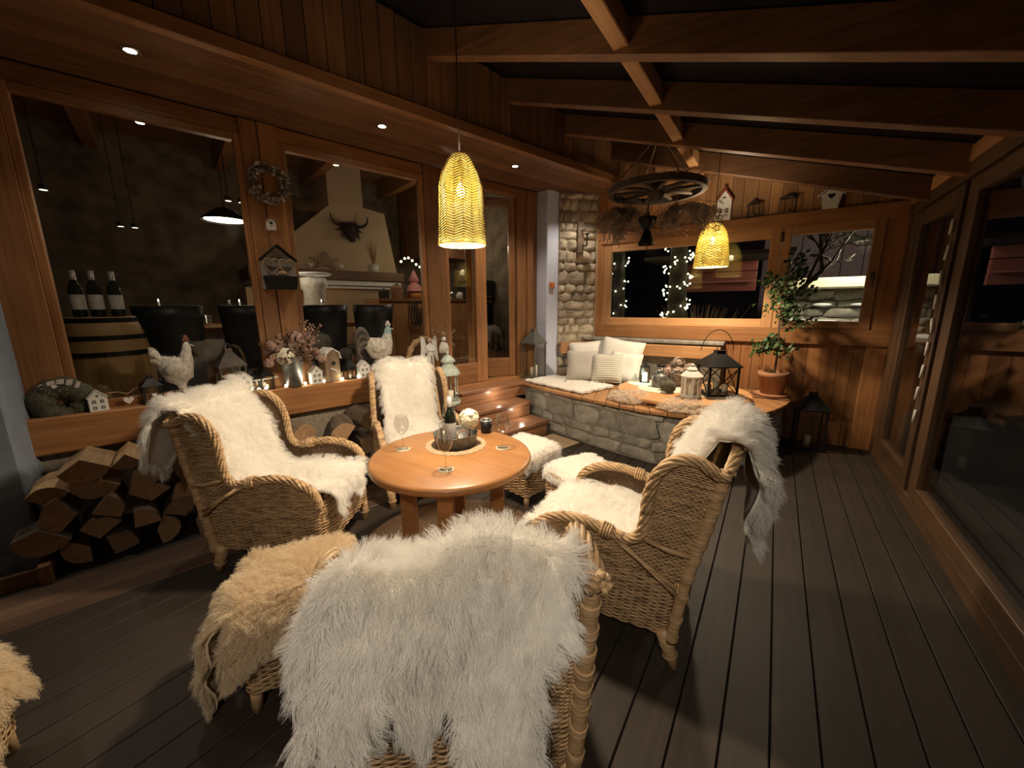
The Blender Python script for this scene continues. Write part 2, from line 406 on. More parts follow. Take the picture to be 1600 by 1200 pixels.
def hbox(name, c0, c1, s0, s1, z0, z1, mat, parent=None, bevel=0.004):
    o = MB().box((0, 0, 0), (c1-c0, s1-s0, z1-z0)).build(name, mat, None, bevel=bevel)
    p = ((c0+c1)/2, (s0+s1)/2, (z0+z1)/2)
    if parent is not None: o.parent = parent; o.location = p
    else: o.location = HW(*p); o.rotation_euler = (0, 0, HROT)
    return o
def wbox(name, x0, x1, y0, y1, z0, z1, mat, parent=None, bevel=0.004):
    o = MB().box((0, 0, 0), (x1-x0, y1-y0, z1-z0)).build(name, mat, parent, bevel=bevel)
    o.location = ((x0+x1)/2, (y0+y1)/2, (z0+z1)/2); return o
# ================================================================== SETTING
def zroof(x): return 2.823-0.305*x
def wall_x(y, c=-2.92): return (c+y*math.sin(A15))/math.cos(A15)
# ---- floor: every deck board a part
floor = struct(wbox('floor', -4.6, 1.12, -2.4, 5.5, -0.12, -0.03, 'black', bevel=0), 'dark grey brown deck of long narrow boards', 'floor')
k = 0
x = 1.04
while x > -4.4:
    o = wbox('plank', x-0.145, x, -2.4, 5.45, -0.028, 0.0, 'deck', bevel=0.003)
    o.parent = floor; o.location.z += 0.075; o.location = o.location - floor.location + Vector((0, 0, -0.075)); x -= 0.1505
trim_deck = hempty('trim_1', 'reddish border boards laid along the woodpile', 'trim')
for i in range(3): hbox('plank', -3.20+i*0.125, -3.082+i*0.125, -1.6, 2.1, -0.02, 0.006, 'border', trim_deck, 0.003)
# ---- house wall (turned by 15 degrees)
wl = hempty('wall_left', 'honey coloured timber wall of the house with tall windows', 'wall')
hbox('base_wall', -4.1, -3.90, -1.6, 2.4, -0.05, 0.62, 'mortar', wl, 0)
hbox('post', -4.02, -3.92, -0.86, -0.575, 0.85, 2.99, 'honey_z', wl)
hbox('post', -4.02, -3.92, 0.62, 0.737, 0.85, 2.99, 'honey_z', wl)
hbox('post', -4.02, -3.915, 0.742, 0.885, 0.85, 2.99, 'honey_z', wl)
hbox('post', -4.02, -3.925, 2.215, 2.46, 0.56, 2.99, 'honey_z', wl)
hbox('post', -4.02, -3.93, 3.54, 3.70, 0.56, 2.99, 'honey_z', wl)
hbox('post', -4.02, -3.91, 3.703, 3.88, 0.56, 2.99, 'honey_z', wl)
hbox('header_board', -4.02, -3.94, -0.575, 0.62, 2.875, 2.99, 'honey_y', wl)
hbox('header_board', -4.02, -3.94, 0.885, 2.215, 2.885, 2.99, 'honey_y', wl)
hbox('header_board', -4.02, -3.94, 2.46, 3.66, 2.885, 2.99, 'honey_y', wl)
hbox('sill_board', -4.02, -3.80, -0.86, 2.36, 0.60, 0.85, 'honey_y', wl, 0.012)
hbox('threshold', -4.10, -3.92, 2.46, 3.66, 0.55, 0.585, 'honey_y', wl)
def window(n, s0, s1, z0, z1, label, fr=0.06, matv='honey_z', math_='honey_y'):
    e = hempty('window_%d' % n, label, 'window')
    hbox('frame', -4.0, -3.935, s0, s0+fr, z0, z1, matv, e); hbox('frame', -4.0, -3.935, s1-fr, s1, z0, z1, matv, e)
    hbox('frame', -4.0, -3.935, s0+fr, s1-fr, z1-fr-0.01, z1, math_, e); hbox('frame', -4.0, -3.935, s0+fr, s1-fr, z0, z0+fr+0.01, math_, e)
    hbox('pane', -3.972, -3.966, s0+fr, s1-fr, z0+fr, z1-fr, 'window_glass', e, 0)
    return e
window(1, -0.575, 0.62, 0.85, 2.875, 'large window behind the hen and the wreath', 0.045)
window(2, 0.885, 2.215, 0.85, 2.885, 'large window showing the white fireplace hood', 0.05)
def leaf(n, origin, ang, wd, label, left=0.07, right=0.13):
    e = hempty('door_%d' % n, label, 'door')
    e.location = HW(*origin); e.rotation_euler = (0, 0, HROT+ang)
    z0, z1 = 0.0, 2.28
    hbox('stile', -0.025, 0.025, 0, left, z0, z1, 'honey_z', e); hbox('stile', -0.025, 0.025, wd-right, wd, z0, z1, 'honey_z', e)
    hbox('rail', -0.025, 0.025, left, wd-right, z0, z0+0.25, 'honey_y', e); hbox('rail', -0.025, 0.025, left, wd-right, z1-0.10, z1, 'honey_y', e)
    hbox('pane', -0.004, 0.004, left, wd-right, z0+0.25, z1-0.10, 'window_glass', e, 0)
    return e
leaf(1, (-3.96, 2.46, 0.59), 0.0, 0.57, 'glazed timber door leaf beside the angel figure', 0.04, 0.16)
e = leaf(2, (-3.98, 3.53, 0.59), PI-0.52, 0.64, 'glazed timber door leaf standing ajar into the kitchen', 0.08, 0.09)
m = MB(); m.box((0.05, 0.55, 1.0), (0.03, 0.03, 0.18)); m.tube([(0.05, 0.55, 1.02), (0.09, 0.55, 1.02), (0.09, 0.43, 1.02)], 0.009); m.build('door_handle', 'chrome', e)
# soffit, fascia and upper plank wall
sf = hempty('ceiling_1', 'low plank soffit over the windows', 'ceiling')
for i in range(8): hbox('plank', -3.95+i*0.129, -3.95+i*0.129+0.1265, -2.6, 5.3, 3.0, 3.02, 'brown_y', sf, 0.002)
hbox('trim_2', -2.95, -2.885, -2.6, 5.12, 2.93, 3.01, 'honey_y')['kind'] = 'structure'
up = hempty('wall_upper', 'upper wall of vertical brown boards below the rafters', 'wall')
s_ = -2.6
while s_ < 5.1:
    hbox('board', -2.95, -2.915+random.uniform(0, .004), s_, s_+0.1165, 3.0, 3.683-0.079*(s_+0.06)-0.01, 'brown_z', up, 0.003); s_ += 0.12
# pilasters and corner stone wall
hbox('pilaster_1', -4.3, -3.47, -1.7, -0.76, 0, 3.0, 'plaster_blue_dimmed', bevel=0.01); struct(bpy.data.objects['pilaster_1'], 'bluish plaster pier at the left edge beside the woodpile', 'pier')
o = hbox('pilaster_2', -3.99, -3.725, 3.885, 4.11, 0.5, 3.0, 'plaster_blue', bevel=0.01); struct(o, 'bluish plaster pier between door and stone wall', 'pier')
m = MB(); m.box((0, 0, 0), (0.03, 0.08, 0.08)); m.box((0.018, 0, 0), (0.012, 0.05, 0.05))
o = m.build('light_switch', 'switch_orange', bevel=0.003, loc=HW(-3.71, 3.97, 1.80), rot=(0, 0, HROT)); tag(o, 'small orange switch on the bluish plaster pier', 'switch')
def stone_mesh(w_, h_, d_, mat, rough=0.25):
    nu, nv = 7, 6; m = MB(); ph = RNG.random(6)*6.28; ja = RNG.normal(0, 1, (4,))*0.10
    def fn(a, b):
        u, v = 2*a-1, 2*b-1
        k = 1/max(1e-6, (abs(u)**5+abs(v)**5)**0.2) if max(abs(u), abs(v)) > 0.99 else 1
        u2 = u*(min(1, k) if k < 1 else 1); v2 = v*(min(1, k) if k < 1 else 1)
        x_ = u2*w_/2*(1+ja[0]*v+0.05*math.sin(3*v+ph[0])); y_ = v2*h_/2*(1+ja[1]*u+0.06*math.sin(3*u+ph[1]))
        e_ = max(abs(u), abs(v))
        z_ = d_*(1-e_**6)*(0.75+rough*math.sin(2.3*u+ph[2])*math.cos(2.1*v+ph[3])+0.12*math.sin(5*u+ph[4]))
        return (x_, -z_, y_)
    m.grid(fn, nu, nv); return m.mesh('stone', mat, True)
def stones(parent, pos, L, z0, z1, hr, wr, depth, mat):
    """pos(d) gives point and outward normal at distance d along the wall; every stone is a child mesh."""
    z = z0
    while z < z1-0.03:
        h = min(random.uniform(*hr), z1-z); d = -random.uniform(0, wr[0])
        while d < L:
            w_ = random.uniform(*wr); a, b = max(d, 0), min(d+w_, L)
            if b-a > 0.04:
                p, nn = pos((a+b)/2)
                me = stone_mesh((b-a)*0.965, h*random.uniform(0.88, 1.0), depth*random.uniform(.6, 1.3), mat)
                ang = math.atan2(nn[1], nn[0])+PI/2
                o = link('stone', me, parent, Vector((p[0], p[1], z+h/2)), (0, random.uniform(-.10, .10), ang))
            d += w_
        z += h
A_, B_ = Vector((-2.535, 4.93, 0)), Vector((-2.165, 5.33, 0))
ws = wempty('wall_stone', 'narrow rough stone wall in the corner behind the bench', 'wall')
dv = (B_-A_).normalized(); nv = Vector((dv.y, -dv.x, 0))
m = MB(); m.prism([(A_-dv*.03).xy, (B_+dv*.02).xy, (B_+dv*.02-nv*.3).xy, (A_-dv*.03-nv*.3).xy], 0.3, 3.0); m.build('mortar_bed', 'mortar', ws)
stones(ws, lambda d: (A_+dv*d+nv*0.004, nv), (B_-A_).length, 0.54, 2.99, (0.09, 0.19), (0.09, 0.30), 0.042, 'stone_warm')
m = MB(); m.prism([(B_+nv*.02).xy, (B_+dv*.045+nv*.02).xy, (B_+dv*.045-nv*.2).xy, (B_-nv*.2).xy], 0.3, 3.0)
o = m.build('trim_3', 'plaster_white'); struct(o)
# ---- rafters, purlin, roof
for i, y in enumerate((-1.35, -0.59, 0.17, 0.93, 1.69, 2.45, 3.21, 3.97, 4.75)):
    xw = wall_x(y)-0.02; m = MB()
    m.prism([(xw, zroof(xw)-0.185), (0.98, zroof(0.98)-0.185), (0.98, zroof(0.98)), (xw, zroof(xw))], -0.042, 0.042, 'xz')
    o = m.build('rafter', 'brown_x', bevel=0.004, loc=(0, y, 0)); struct(o, 'brown sloping roof rafter', 'rafter')
    wbox('blocking', 0.93, 1.0, y+0.045, y+0.715, 2.42, 2.52, 'pine_y', o, 0.003).location -= Vector((0, y, 0))
o = wbox('purlin', -0.915, -0.825, -2.3, 5.33, 2.935, 3.06, 'pine_y', bevel=0.006); struct(o, 'long pale beam running below the rafters', 'beam')
rf = wempty('roof', 'dark night glass roof above the rafters', 'roof')
ys = [-2.4, -1.35, -0.59, 0.17, 0.93, 1.69, 2.45, 3.21, 3.97, 4.75, 5.5]
for a, b in zip(ys[:-1], ys[1:]):
    m = MB(); x0 = wall_x(a)-0.05
    m.add([(x0, a, zroof(x0)+.002), (1.2, a, zroof(1.2)+.002), (1.2, b, zroof(1.2)+.002), (x0, b, zroof(x0)+.002)]+
          [(x0, a, zroof(x0)+.03), (1.2, a, zroof(1.2)+.03), (1.2, b, zroof(1.2)+.03), (x0, b, zroof(x0)+.03)],
          [(0, 1, 2, 3), (7, 6, 5, 4), (0, 4, 5, 1), (1, 5, 6, 2), (2, 6, 7, 3), (3, 7, 4, 0)])
    m.build('panel', 'night_roof', rf)
# ---- end wall
ew = wempty('wall_far', 'end wall of vertical pine boards around a band of windows', 'wall')
YE = 5.35
x = -2.10
while x < 1.02:
    wd = random.choice((0.115, 0.13, 0.14)); top = zroof(x+wd)-0.0
    if x < -1.50: top = min(top, 3.0)
    wbox('board', x, x+wd-0.003, YE+0.02, YE+0.045+random.uniform(0, .004), 2.40, top, 'pine_z', ew, 0.003)
    if x > -0.62: wbox('board', x, x+wd-0.003, YE+0.0, YE+0.03+random.uniform(0, .004), 0.0, 1.12, 'honey_z', ew, 0.003)
    x += wd
wbox('backing', -2.2, 1.1, YE+0.05, YE+0.08, 2.40, 3.4, 'brown_z', ew, 0)
wbox('backing', -2.6, 1.1, YE+0.036, YE+0.08, 0, 1.1, 'mortar_dark', ew, 0)
wbox('shelf_beam', -2.08, 1.0, YE-0.06, YE+0.06, 2.335, 2.475, 'honey_x', ew, 0.006)
wbox('lower_beam', -2.10, 1.0, YE-0.05, YE+0.06, 1.10, 1.265, 'honey_x', ew, 0.006)
wbox('post', -2.13, -2.03, YE-0.04, YE+0.06, 0.54, 3.0, 'honey_z', ew)
wbox('post', 0.80, 0.99, YE-0.02, YE+0.06, 0.0, 2.40, 'honey_z', ew)
def ewindow(n, x0, x1, z0, z1, label, fr):
    e = wempty('window_%d' % n, label, 'window')
    y0, y1 = YE-0.035, YE+0.035
    wbox('frame', x0, x0+fr, y0, y1, z0, z1, 'pine_z', e); wbox('frame', x1-fr, x1, y0, y1, z0, z1, 'pine_z', e)
    wbox('frame', x0+fr, x1-fr, y0, y1, z1-fr, z1, 'pine_x', e); wbox('frame', x0+fr, x1-fr, y0, y1, z0, z0+fr, 'pine_x', e)
    wbox('pane', x0+fr, x1-fr, YE+0.003, YE+0.008, z0+fr, z1-fr, 'night_glass', e, 0); return e
ewindow(3, -2.03, -0.035, 1.265, 2.335, 'wide end window with string lights outside', 0.10)
e = ewindow(4, -0.030, 0.80, 1.265, 2.335, 'smaller end window with snowy wall outside', 0.085)
m = MB(); m.box((0, 0, 0), (0.022, 0.02, 0.11)); m.build('window_handle', 'bronze', e, bevel=0.003, loc=(-0.035, YE-0.05, 2.24))
m = MB(); m.box((0, 0, 0), (0.03, 0.02, 0.07)); m.tube([(0, -0.01, 0), (0, -0.05, 0), (0, -0.055, -0.11)], 0.010); m.build('window_handle', 'bronze', e, loc=(0.755, YE-0.045, 1.80))
# ---- right wall with dark glazing
wr = wempty('wall_right', 'timber wall with tall glazed doors, dimmed in its colour', 'wall')
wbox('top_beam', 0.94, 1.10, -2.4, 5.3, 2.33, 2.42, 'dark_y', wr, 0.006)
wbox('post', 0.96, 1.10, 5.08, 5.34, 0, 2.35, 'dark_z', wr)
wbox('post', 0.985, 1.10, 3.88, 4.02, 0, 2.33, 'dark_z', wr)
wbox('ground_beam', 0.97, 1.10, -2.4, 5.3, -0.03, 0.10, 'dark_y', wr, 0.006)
def rdoor(n, y0, y1, label, fr, z0=0.10, z1=2.32):
    e = wempty('door_%d' % n, label, 'door'); a, b = 0.965, 1.03
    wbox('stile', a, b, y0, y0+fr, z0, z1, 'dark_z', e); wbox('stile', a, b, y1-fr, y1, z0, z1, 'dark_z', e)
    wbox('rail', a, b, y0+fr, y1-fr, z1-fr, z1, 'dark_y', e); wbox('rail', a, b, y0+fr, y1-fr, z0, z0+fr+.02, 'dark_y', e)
    wbox('pane', 0.995, 1.001, y0+fr, y1-fr, z0+fr, z1-fr, 'night_glass', e, 0); return e
rdoor(3, 4.03, 5.07, 'narrow glazed door by the far corner', 0.13)
rdoor(4, 1.55, 3.87, 'wide dark glazed sliding door', 0.10)
rdoor(5, -1.2, 1.53, 'second dark glazed sliding door', 0.10)
# wall behind the photographer
wb = wempty('wall_back', 'brown board wall closing the terrace', 'wall')
x = -4.2
while x < 1.1: wbox('board', x, x+0.245, -2.42, -2.38, 0, 3.9, 'brown_z', wb, 0.003); x += 0.25
# ---- recessed spots in the soffit
for s_, lab in ((-1.45, 'recessed spotlight in the soffit, outside the view'), (0.05, 'leftmost recessed spotlight in the plank soffit'), (1.55, 'recessed spotlight in the soffit above the second window'), (3.02, 'recessed spotlight in the soffit near the plaster pier')):
    if s_ < -1: continue
    t = thing('recessed_spotlight', lab, 'spotlight', HW(-3.38, s_, 3.0), HROT, 'soffit spotlights')
    m = MB(); m.lathe([(0.030, 0.0), (0.048, 0.0), (0.050, -0.006), (0.044, -0.010), (0.030, -0.006)], 20); m.build('ring', 'chrome', t, True)
    m = MB(); m.lathe([(0.0005, -0.004), (0.030, -0.004)], 16); m.build('lens', 'spot_disc', t)
# ---- steps
t = thing('garden_steps', 'three red brown wooden steps leading up to the door', 'steps', (0, 0, 0), HROT)
for c1, c0, z, sA in ((-3.10, -3.45, 0.185, 3.30), (-3.40, -3.75, 0.37, 3.30), (-3.68, -3.95, 0.555, 3.86)):
    hbox('tread', c0, c1, 2.36, sA, z-0.04, z, 'step', t, 0.006)
    hbox('riser', c1-0.05, c1-0.03, 2.37, (3.50 if sA > 3.5 else 3.29), z-0.185, z-0.042, 'step', t, 0.003)
hbox('side', -3.95, -3.15, 3.26, 3.28, 0, 0.14, 'step', t, 0.003)
for (c, s_, z), lab in (((-3.727, 2.93, 0.455), 'lit round step light in the top riser'), ((-3.447, 3.06, 0.27), 'lit round step light in the middle riser')):
    tt = thing('step_light', lab, 'step light', HW(c, s_, z), HROT, 'step lights')
    M_ = Matrix.Rotation(PI/2, 3, 'Y')
    MB().lathe([(0.022, 0.0), (0.033, 0.0), (0.035, 0.006), (0.030, 0.009), (0.022, 0.006)], 18, M=M_).build('ring', 'chrome', tt, True)
    MB().lathe([(0.0005, 0.004), (0.024, 0.004)], 16, M=M_).build('lens', 'step_disc', tt)
o = MB().box((0, 0, 0), (0.42, 0.66, 0.012)).build('door_mat', 'doily', bevel=0.004, loc=HW(-2.86, 3.0, 0.008), rot=(0, 0, HROT)); tag(o, 'small brown mat lying at the foot of the steps', 'mat')
# ---- stone bench with fanned seat planks
FP = [HW(-3.70, 3.33, 0), Vector((-2.73, 4.27, 0)), Vector((-2.04, 3.97, 0)), Vector((-1.43, 3.80, 0)), Vector((-1.0, 3.70, 0)), Vector((-0.66, 3.69, 0)), Vector((-0.42, 3.76, 0)), Vector((-0.16, 3.94, 0)), Vector((0.04, 4.24, 0)), Vector((0.19, 4.68, 0)), Vector((0.23, 5.0, 0)), Vector((0.24, 5.30, 0))]
FP = FP[1:]
def resample(P, n):
    d = [0]
    for a, b in zip(P[:-1], P[1:]): d.append(d[-1]+(b-a).length)
    out = []
    for i in range(n):
        t_ = d[-1]*i/(n-1); j = max(k for k in range(len(d)) if d[k] <= t_+1e-9); j = min(j, len(P)-2)
        out.append(P[j].lerp(P[j+1], (t_-d[j])/(d[j+1]-d[j])))
    return out, d[-1]
def smooth(P, it=3):
    for _ in range(it): P = [P[0]]+[(P[i-1]+P[i]*2+P[i+1])/4 for i in range(1, len(P)-1)]+[P[-1]]
    return P
FS, FL = resample(FP, 60); FS = smooth(FS, 4)
bench = thing('stone_bench', 'curved stone bench with a wooden plank seat under the end windows', 'bench', (-1.2, 4.4, 0))
def inb(o): o.parent = bench; o.location = Vector(o.location)-bench.location; return o
NP = 27
F2, _ = resample(FS, NP); B2, _ = resample([HW(-3.72, 3.89, 0), A_+nv*.02, B_+nv*.02, Vector((-1.6, 5.28, 0)), Vector((0.16, 5.28, 0)), Vector((0.20, 5.30, 0))], NP)
for i in range(NP-1):
    cen = (F2[i]+F2[i+1]+B2[i]+B2[i+1])/4; q = [F2[i], F2[i+1], B2[i+1], B2[i]]
    q = [(cen+(p-cen)*1.0) for p in q]
    dirf = (F2[i]-B2[i]).normalized(); side = (q[1]-q[0]).normalized()*0.0035
    q[0] = q[0]+side+dirf*random.uniform(0, .006); q[1] = q[1]-side; q[2] = q[2]-side; q[3] = q[3]+side
    ang = math.atan2((B2[i]-F2[i]).y, (B2[i]-F2[i]).x)-PI/2
    R_ = Matrix.Rotation(-ang, 3, 'Z'); loc = [(R_ @ (p-cen)) for p in q]
    o = MB().prism([(p.x, p.y) for p in loc], 0.512, 0.545).build('plank', 'bench_y', None, bevel=0.004, loc=cen, rot=(0, 0, ang)); inb(o)
IN = []
for i, p in enumerate(FS):
    a, b = FS[max(0, i-1)], FS[min(len(FS)-1, i+1)]; tt = (b-a).normalized(); IN.append(p+Vector((-tt.y, tt.x, 0))*0.075)
m = MB(); poly = [(p.x, p.y) for p in IN]+[(0.15, 5.3), (-2.2, 5.3), (-2.6, 4.9), HW(-3.66, 3.5, 0).xy]
m.prism([tuple(p) for p in poly], 0.0, 0.51); inb(m.build('core', 'mortar_dark'))
dl = [0]
for a, b in zip(IN[:-1], IN[1:]): dl.append(dl[-1]+(b-a).length)
def bpos(d):
    j = max(k for k in range(len(dl)) if dl[k] <= d+1e-9); j = min(j, len(IN)-2); p = IN[j].lerp(IN[j+1], (d-dl[j])/(dl[j+1]-dl[j]))
    tt = (IN[j+1]-IN[j]).normalized(); nn = Vector((tt.y, -tt.x, 0)); return p+nn*0.002-bench.location*1.0, nn
stones(bench, bpos, dl[-1], 0.0, 0.505, (0.10, 0.24), (0.14, 0.50), 0.024, 'stone_grey')
# low stone back with board backrest
m = MB(); m.prism([(A_.x, A_.y), (B_.x+.05, B_.y-.06), (B_.x+.05, 5.34), (B_.x-.1, 5.34)], 0.54, 0.88); m.box((-1.36, 5.27, 0.78), (1.75, 0.14, 0.55)); inb(m.build('stone_back', 'mortar_dark'))
m = MB(); m.box((-1.36, 5.245, 1.075), (1.78, 0.19, 0.045)); inb(m.build('ledge', 'stone_grey', bevel=0.01))
inb(wbox('backrest_board', -2.20, -0.50, 5.13, 5.175, 0.885, 1.035, 'pine_x', None, 0.006))
m = MB(); m.box((0, 0, 0), (0.50, 0.04, 0.16)); o = m.build('backrest_board', 'pine_x', None, bevel=0.006, loc=(A_+B_)/2+nv*0.075+Vector((0, 0, 0.95)), rot=(0, 0, math.atan2(dv.y, dv.x))); inb(o)
# ---- outside
o = wbox('ground', -8, 9, 5.6, 14, -0.2, -0.1, 'outdoor_ground', bevel=0); struct(o, 'dark ground outside', 'ground')
o = wbox('street', 1.4, 9, -4, 5.6, -0.2, -0.1, 'outdoor_ground', bevel=0); struct(o, 'dark ground outside the sliding doors', 'ground')
nb = thing('neighbour_building', 'mauve boarded building standing across the yard', 'building', (0.9, 10.4, 0))
x = -1.1
while x < 1.1: MB().box((0, 0, 0), (0.325, 0.06, 5.1)).build('board', 'siding_mauve', nb, bevel=0.01, loc=(x, random.uniform(0, .015), 2.45)); x += 0.335
sw = thing('snowy_wall', 'snow covered dry stone wall seen through the smaller end window', 'wall', (0.98, 8.6, 0))
MB().box((0, 0.2, 0.95), (2.0, 0.3, 1.9)).build('core', 'mortar_dark', sw)
MB().box((0, 0.0, 1.86), (2.0, 0.62, 0.17)).build('capping', 'bright_plank', sw, bevel=0.02)
def swpos(d): return Vector((-1.0+d, 0.04, 0)), Vector((0, -1, 0))
stones(sw, swpos, 2.0, 0.9, 1.74, (0.11, 0.17), (0.25, 0.7), 0.09, 'stone_grey')
for i in range(16):
    m = MB(); a = random.uniform(.10, .30); m.ball((0, 0, 0), 1, 10, 6, (a, .10, random.uniform(.02, .05))); m.build('snow_cap', 'snow', sw, True, loc=(random.uniform(-.8, .8), -0.05, 0.95+0.14*random.randrange(0, 6)))
MB().box((0, -0.35, 1.0), (2, 0.5, 0.12)).build('snow_bank', 'snow', sw, bevel=0.03)
hs = thing('red_shed', 'reddish boarded shed behind the glass of the wide end window', 'shed', (-0.95, 8.2, 0))
MB().box((0, -.3, 2.32), (2.2, 1.2, .06)).build('roof', 'outdoor_bark', hs)
for i in range(3): MB().box((0, 0, 0), (1.2, 0.05, 0.165)).build('board', 'siding_red', hs, bevel=0.008, loc=(0, random.uniform(0, .02), 1.84+0.175*i))
MB().box((0, -0.05, 1.93), (1.22, 0.03, 0.02)).build('light_strip', 'pink_cloth', hs)
def trunk(x, y, h, lab, n0, turns, zlo, r=0.11):
    t = thing('tree_trunk', lab, 'tree', (x, y, 0)); MB().tube([(0, 0, -.1), (0.02, 0, h*.5), (-0.02, 0, h)], [r*1.1, r, r*.8], 10).build('trunk', 'outdoor_bark', t, True)
    s = thing('string_light', 'chain of tiny warm lights wound around the '+lab.split(',')[0].split(' ')[0]+' trunk outside', 'string lights', (x, y, 0))
    pts = []; m = MB()
    for k in range(n0*4):
        f = k/(n0*4-1); a = f*turns*2*PI; rr = r*1.25; pts.append((rr*math.cos(a), rr*math.sin(a), zlo+(h-zlo)*f))
    MB().tube(pts, 0.006, 4).build('wire', 'cable', s)
    for k in range(n0):
        f = (k+.5)/n0; a = f*turns*2*PI+random.uniform(-.35, .35); rr = r*1.35+random.uniform(0, .03)
        m.ball((rr*math.cos(a), rr*math.sin(a), zlo+(h-zlo)*f+random.uniform(-.06, .06)), 0.0125, 6, 4)
    stuff(m.build('bulb', 'fairy', s, True)); return t
trunk(-1.36, 6.75, 3.0, 'thick tree trunk wound with string lights outside the wide window', 170, 6.0, 0.8, 0.14)
trunk(-2.27, 6.65, 3.0, 'slimmer tree trunk at the left edge of the wide window', 60, 6, 0.8, 0.10)
m = MB()
for i in range(160):
    a = random.uniform(0, 6.28); l = random.uniform(1.1, 1.65); b = random.uniform(.05, .45)
    m.tube([(0, 0, 0), (b*.4*math.cos(a)*l, b*.4*math.sin(a)*l, l*.6), (b*math.cos(a)*l, b*math.sin(a)*l, l)], [.006, .005, .002], 3)
o = m.build('ornamental_grass', 'dry_grass', loc=(-0.95, 6.6, -0.1)); tag(o, 'clump of dry ornamental grass outside the wide window', 'grass')
m = MB(); 
def br(p, d, l, r, n):
    q = p+d*l; m.tube([p, (p+q)/2+Vector((random.uniform(-.03, .03),)*3), q], [r, r*.85, r*.7], 4)
    if n:
        for _ in range(3): br(q if random.random() < .6 else p.lerp(q, .6), (d+Vector((random.uniform(-.8, .8), random.uniform(-.5, .5), random.uniform(-.6, .6)))).normalized(), l*.65, r*.6, n-1)
br(Vector((0, 0, 1.5)), Vector((.62, 0, .7)), 0.7, 0.05, 4); m.tube([(0, 0, -.1), (0, 0, 1.55)], 0.06, 8)
o = m.build('bare_tree', 'outdoor_bark', loc=(0.05, 7.2, 0)); tag(o, 'bare leafless tree reaching over the snowy wall', 'tree')
m = MB()
for k in range(14): a = k*2*PI/14; m.ball((0.26*math.cos(a), 0, 0.26*math.sin(a)), 0.10, 7, 5)
o = m.build('outdoor_wreath', 'moss', None, True, loc=(1.25, 10.325, 2.95)); tag(o, 'round wreath hanging on the mauve boarded building', 'wreath')
# ================================================================== WICKER
def weave(P, nst, nrow, r, sides=4, sub=3, amp=0.0030, wide=1.25, closed=False):
    """rows of strands woven over nst stakes on the surface P(u, v) (vectorised, returns (..., 3))."""
    nu = nst*sub+(0 if closed else 1)
    u = np.linspace(0, 1, nu, endpoint=not closed); v = (np.arange(nrow)+0.5)/nrow
    U, V = np.meshgrid(u, v)
    e = 1e-3
    p = P(U, V); du = P(np.clip(U+e, 0, 1) if not closed else U+e, V)-P(np.clip(U-e, 0, 1) if not closed else U-e, V)
    dvv = P(U, np.clip(V+e, 0, 1))-P(U, np.clip(V-e, 0, 1))
    nn = np.cross(du, dvv); nn /= np.linalg.norm(nn, axis=-1, keepdims=True)+1e-12
    tv = dvv/(np.linalg.norm(dvv, axis=-1, keepdims=True)+1e-12)
    ph = np.pi*(U*nst+np.arange(nrow)[:, None])
    p = p+nn*(amp*np.cos(ph)+RNG.normal(0, .0006, U.shape))[..., None]+tv*RNG.normal(0, r*.18, U.shape)[..., None]
    rr = r*(1+RNG.normal(0, .12, (nrow, 1)))
    rings = []
    for k in range(sides):
        a = 2*PI*k/sides+PI/4
        rings.append(p+nn*(math.cos(a)*rr*0.85)[..., None]+tv*(math.sin(a)*rr*wide)[..., None])
    V_ = np.stack(rings, 2)                       # row, u, side, 3
    idx = np.arange(nrow*nu*sides).reshape(nrow, nu, sides)
    A = idx if not closed else np.concatenate([idx, idx[:, :1]], 1)
    q = []
    for k in range(sides):
        k2 = (k+1) % sides
        q.append(np.stack([A[:, :-1, k], A[:, 1:, k], A[:, 1:, k2], A[:, :-1, k2]], -1).reshape(-1, 4))
    return V_.reshape(-1, 3), np.concatenate(q)
def surf(P, nu, nv, off=0.0, closed=False):
    u = np.linspace(0, 1, nu); v = np.linspace(0, 1, nv); U, V = np.meshgrid(u, v); e = 1e-3
    p = P(U, V); du = P(np.clip(U+e, 0, 1), V)-P(np.clip(U-e, 0, 1), V); dvv = P(U, np.clip(V+e, 0, 1))-P(U, np.clip(V-e, 0, 1))
    nn = np.cross(du, dvv); nn /= np.linalg.norm(nn, axis=-1, keepdims=True)+1e-12
    p = p+nn*off; idx = np.arange(nu*nv).reshape(nv, nu)
    return p.reshape(-1, 3), np.stack([idx[:-1, :-1], idx[:-1, 1:], idx[1:, 1:], idx[1:, :-1]], -1).reshape(-1, 4)
def join(parts):
    V, Q, k = [], [], 0
    for v, q in parts: V.append(v); Q.append(q+k); k += len(v)
    return np.concatenate(V), np.concatenate(Q)
def spath(pts, n):
    """smooth path through points (Catmull-Rom), n samples."""
    P = np.array(pts, float); m = len(P); t = np.linspace(0, m-1-1e-9, n); i = t.astype(int); f = (t-i)[:, None]
    g = lambda k: P[np.clip(k, 0, m-1)]
    p0, p1, p2, p3 = g(i-1), g(i), g(i+1), g(i+2)
    return 0.5*(2*p1+(p2-p0)*f+(2*p0-5*p1+4*p2-p3)*f**2+(3*p1-p0-3*p2+p3)*f**3)
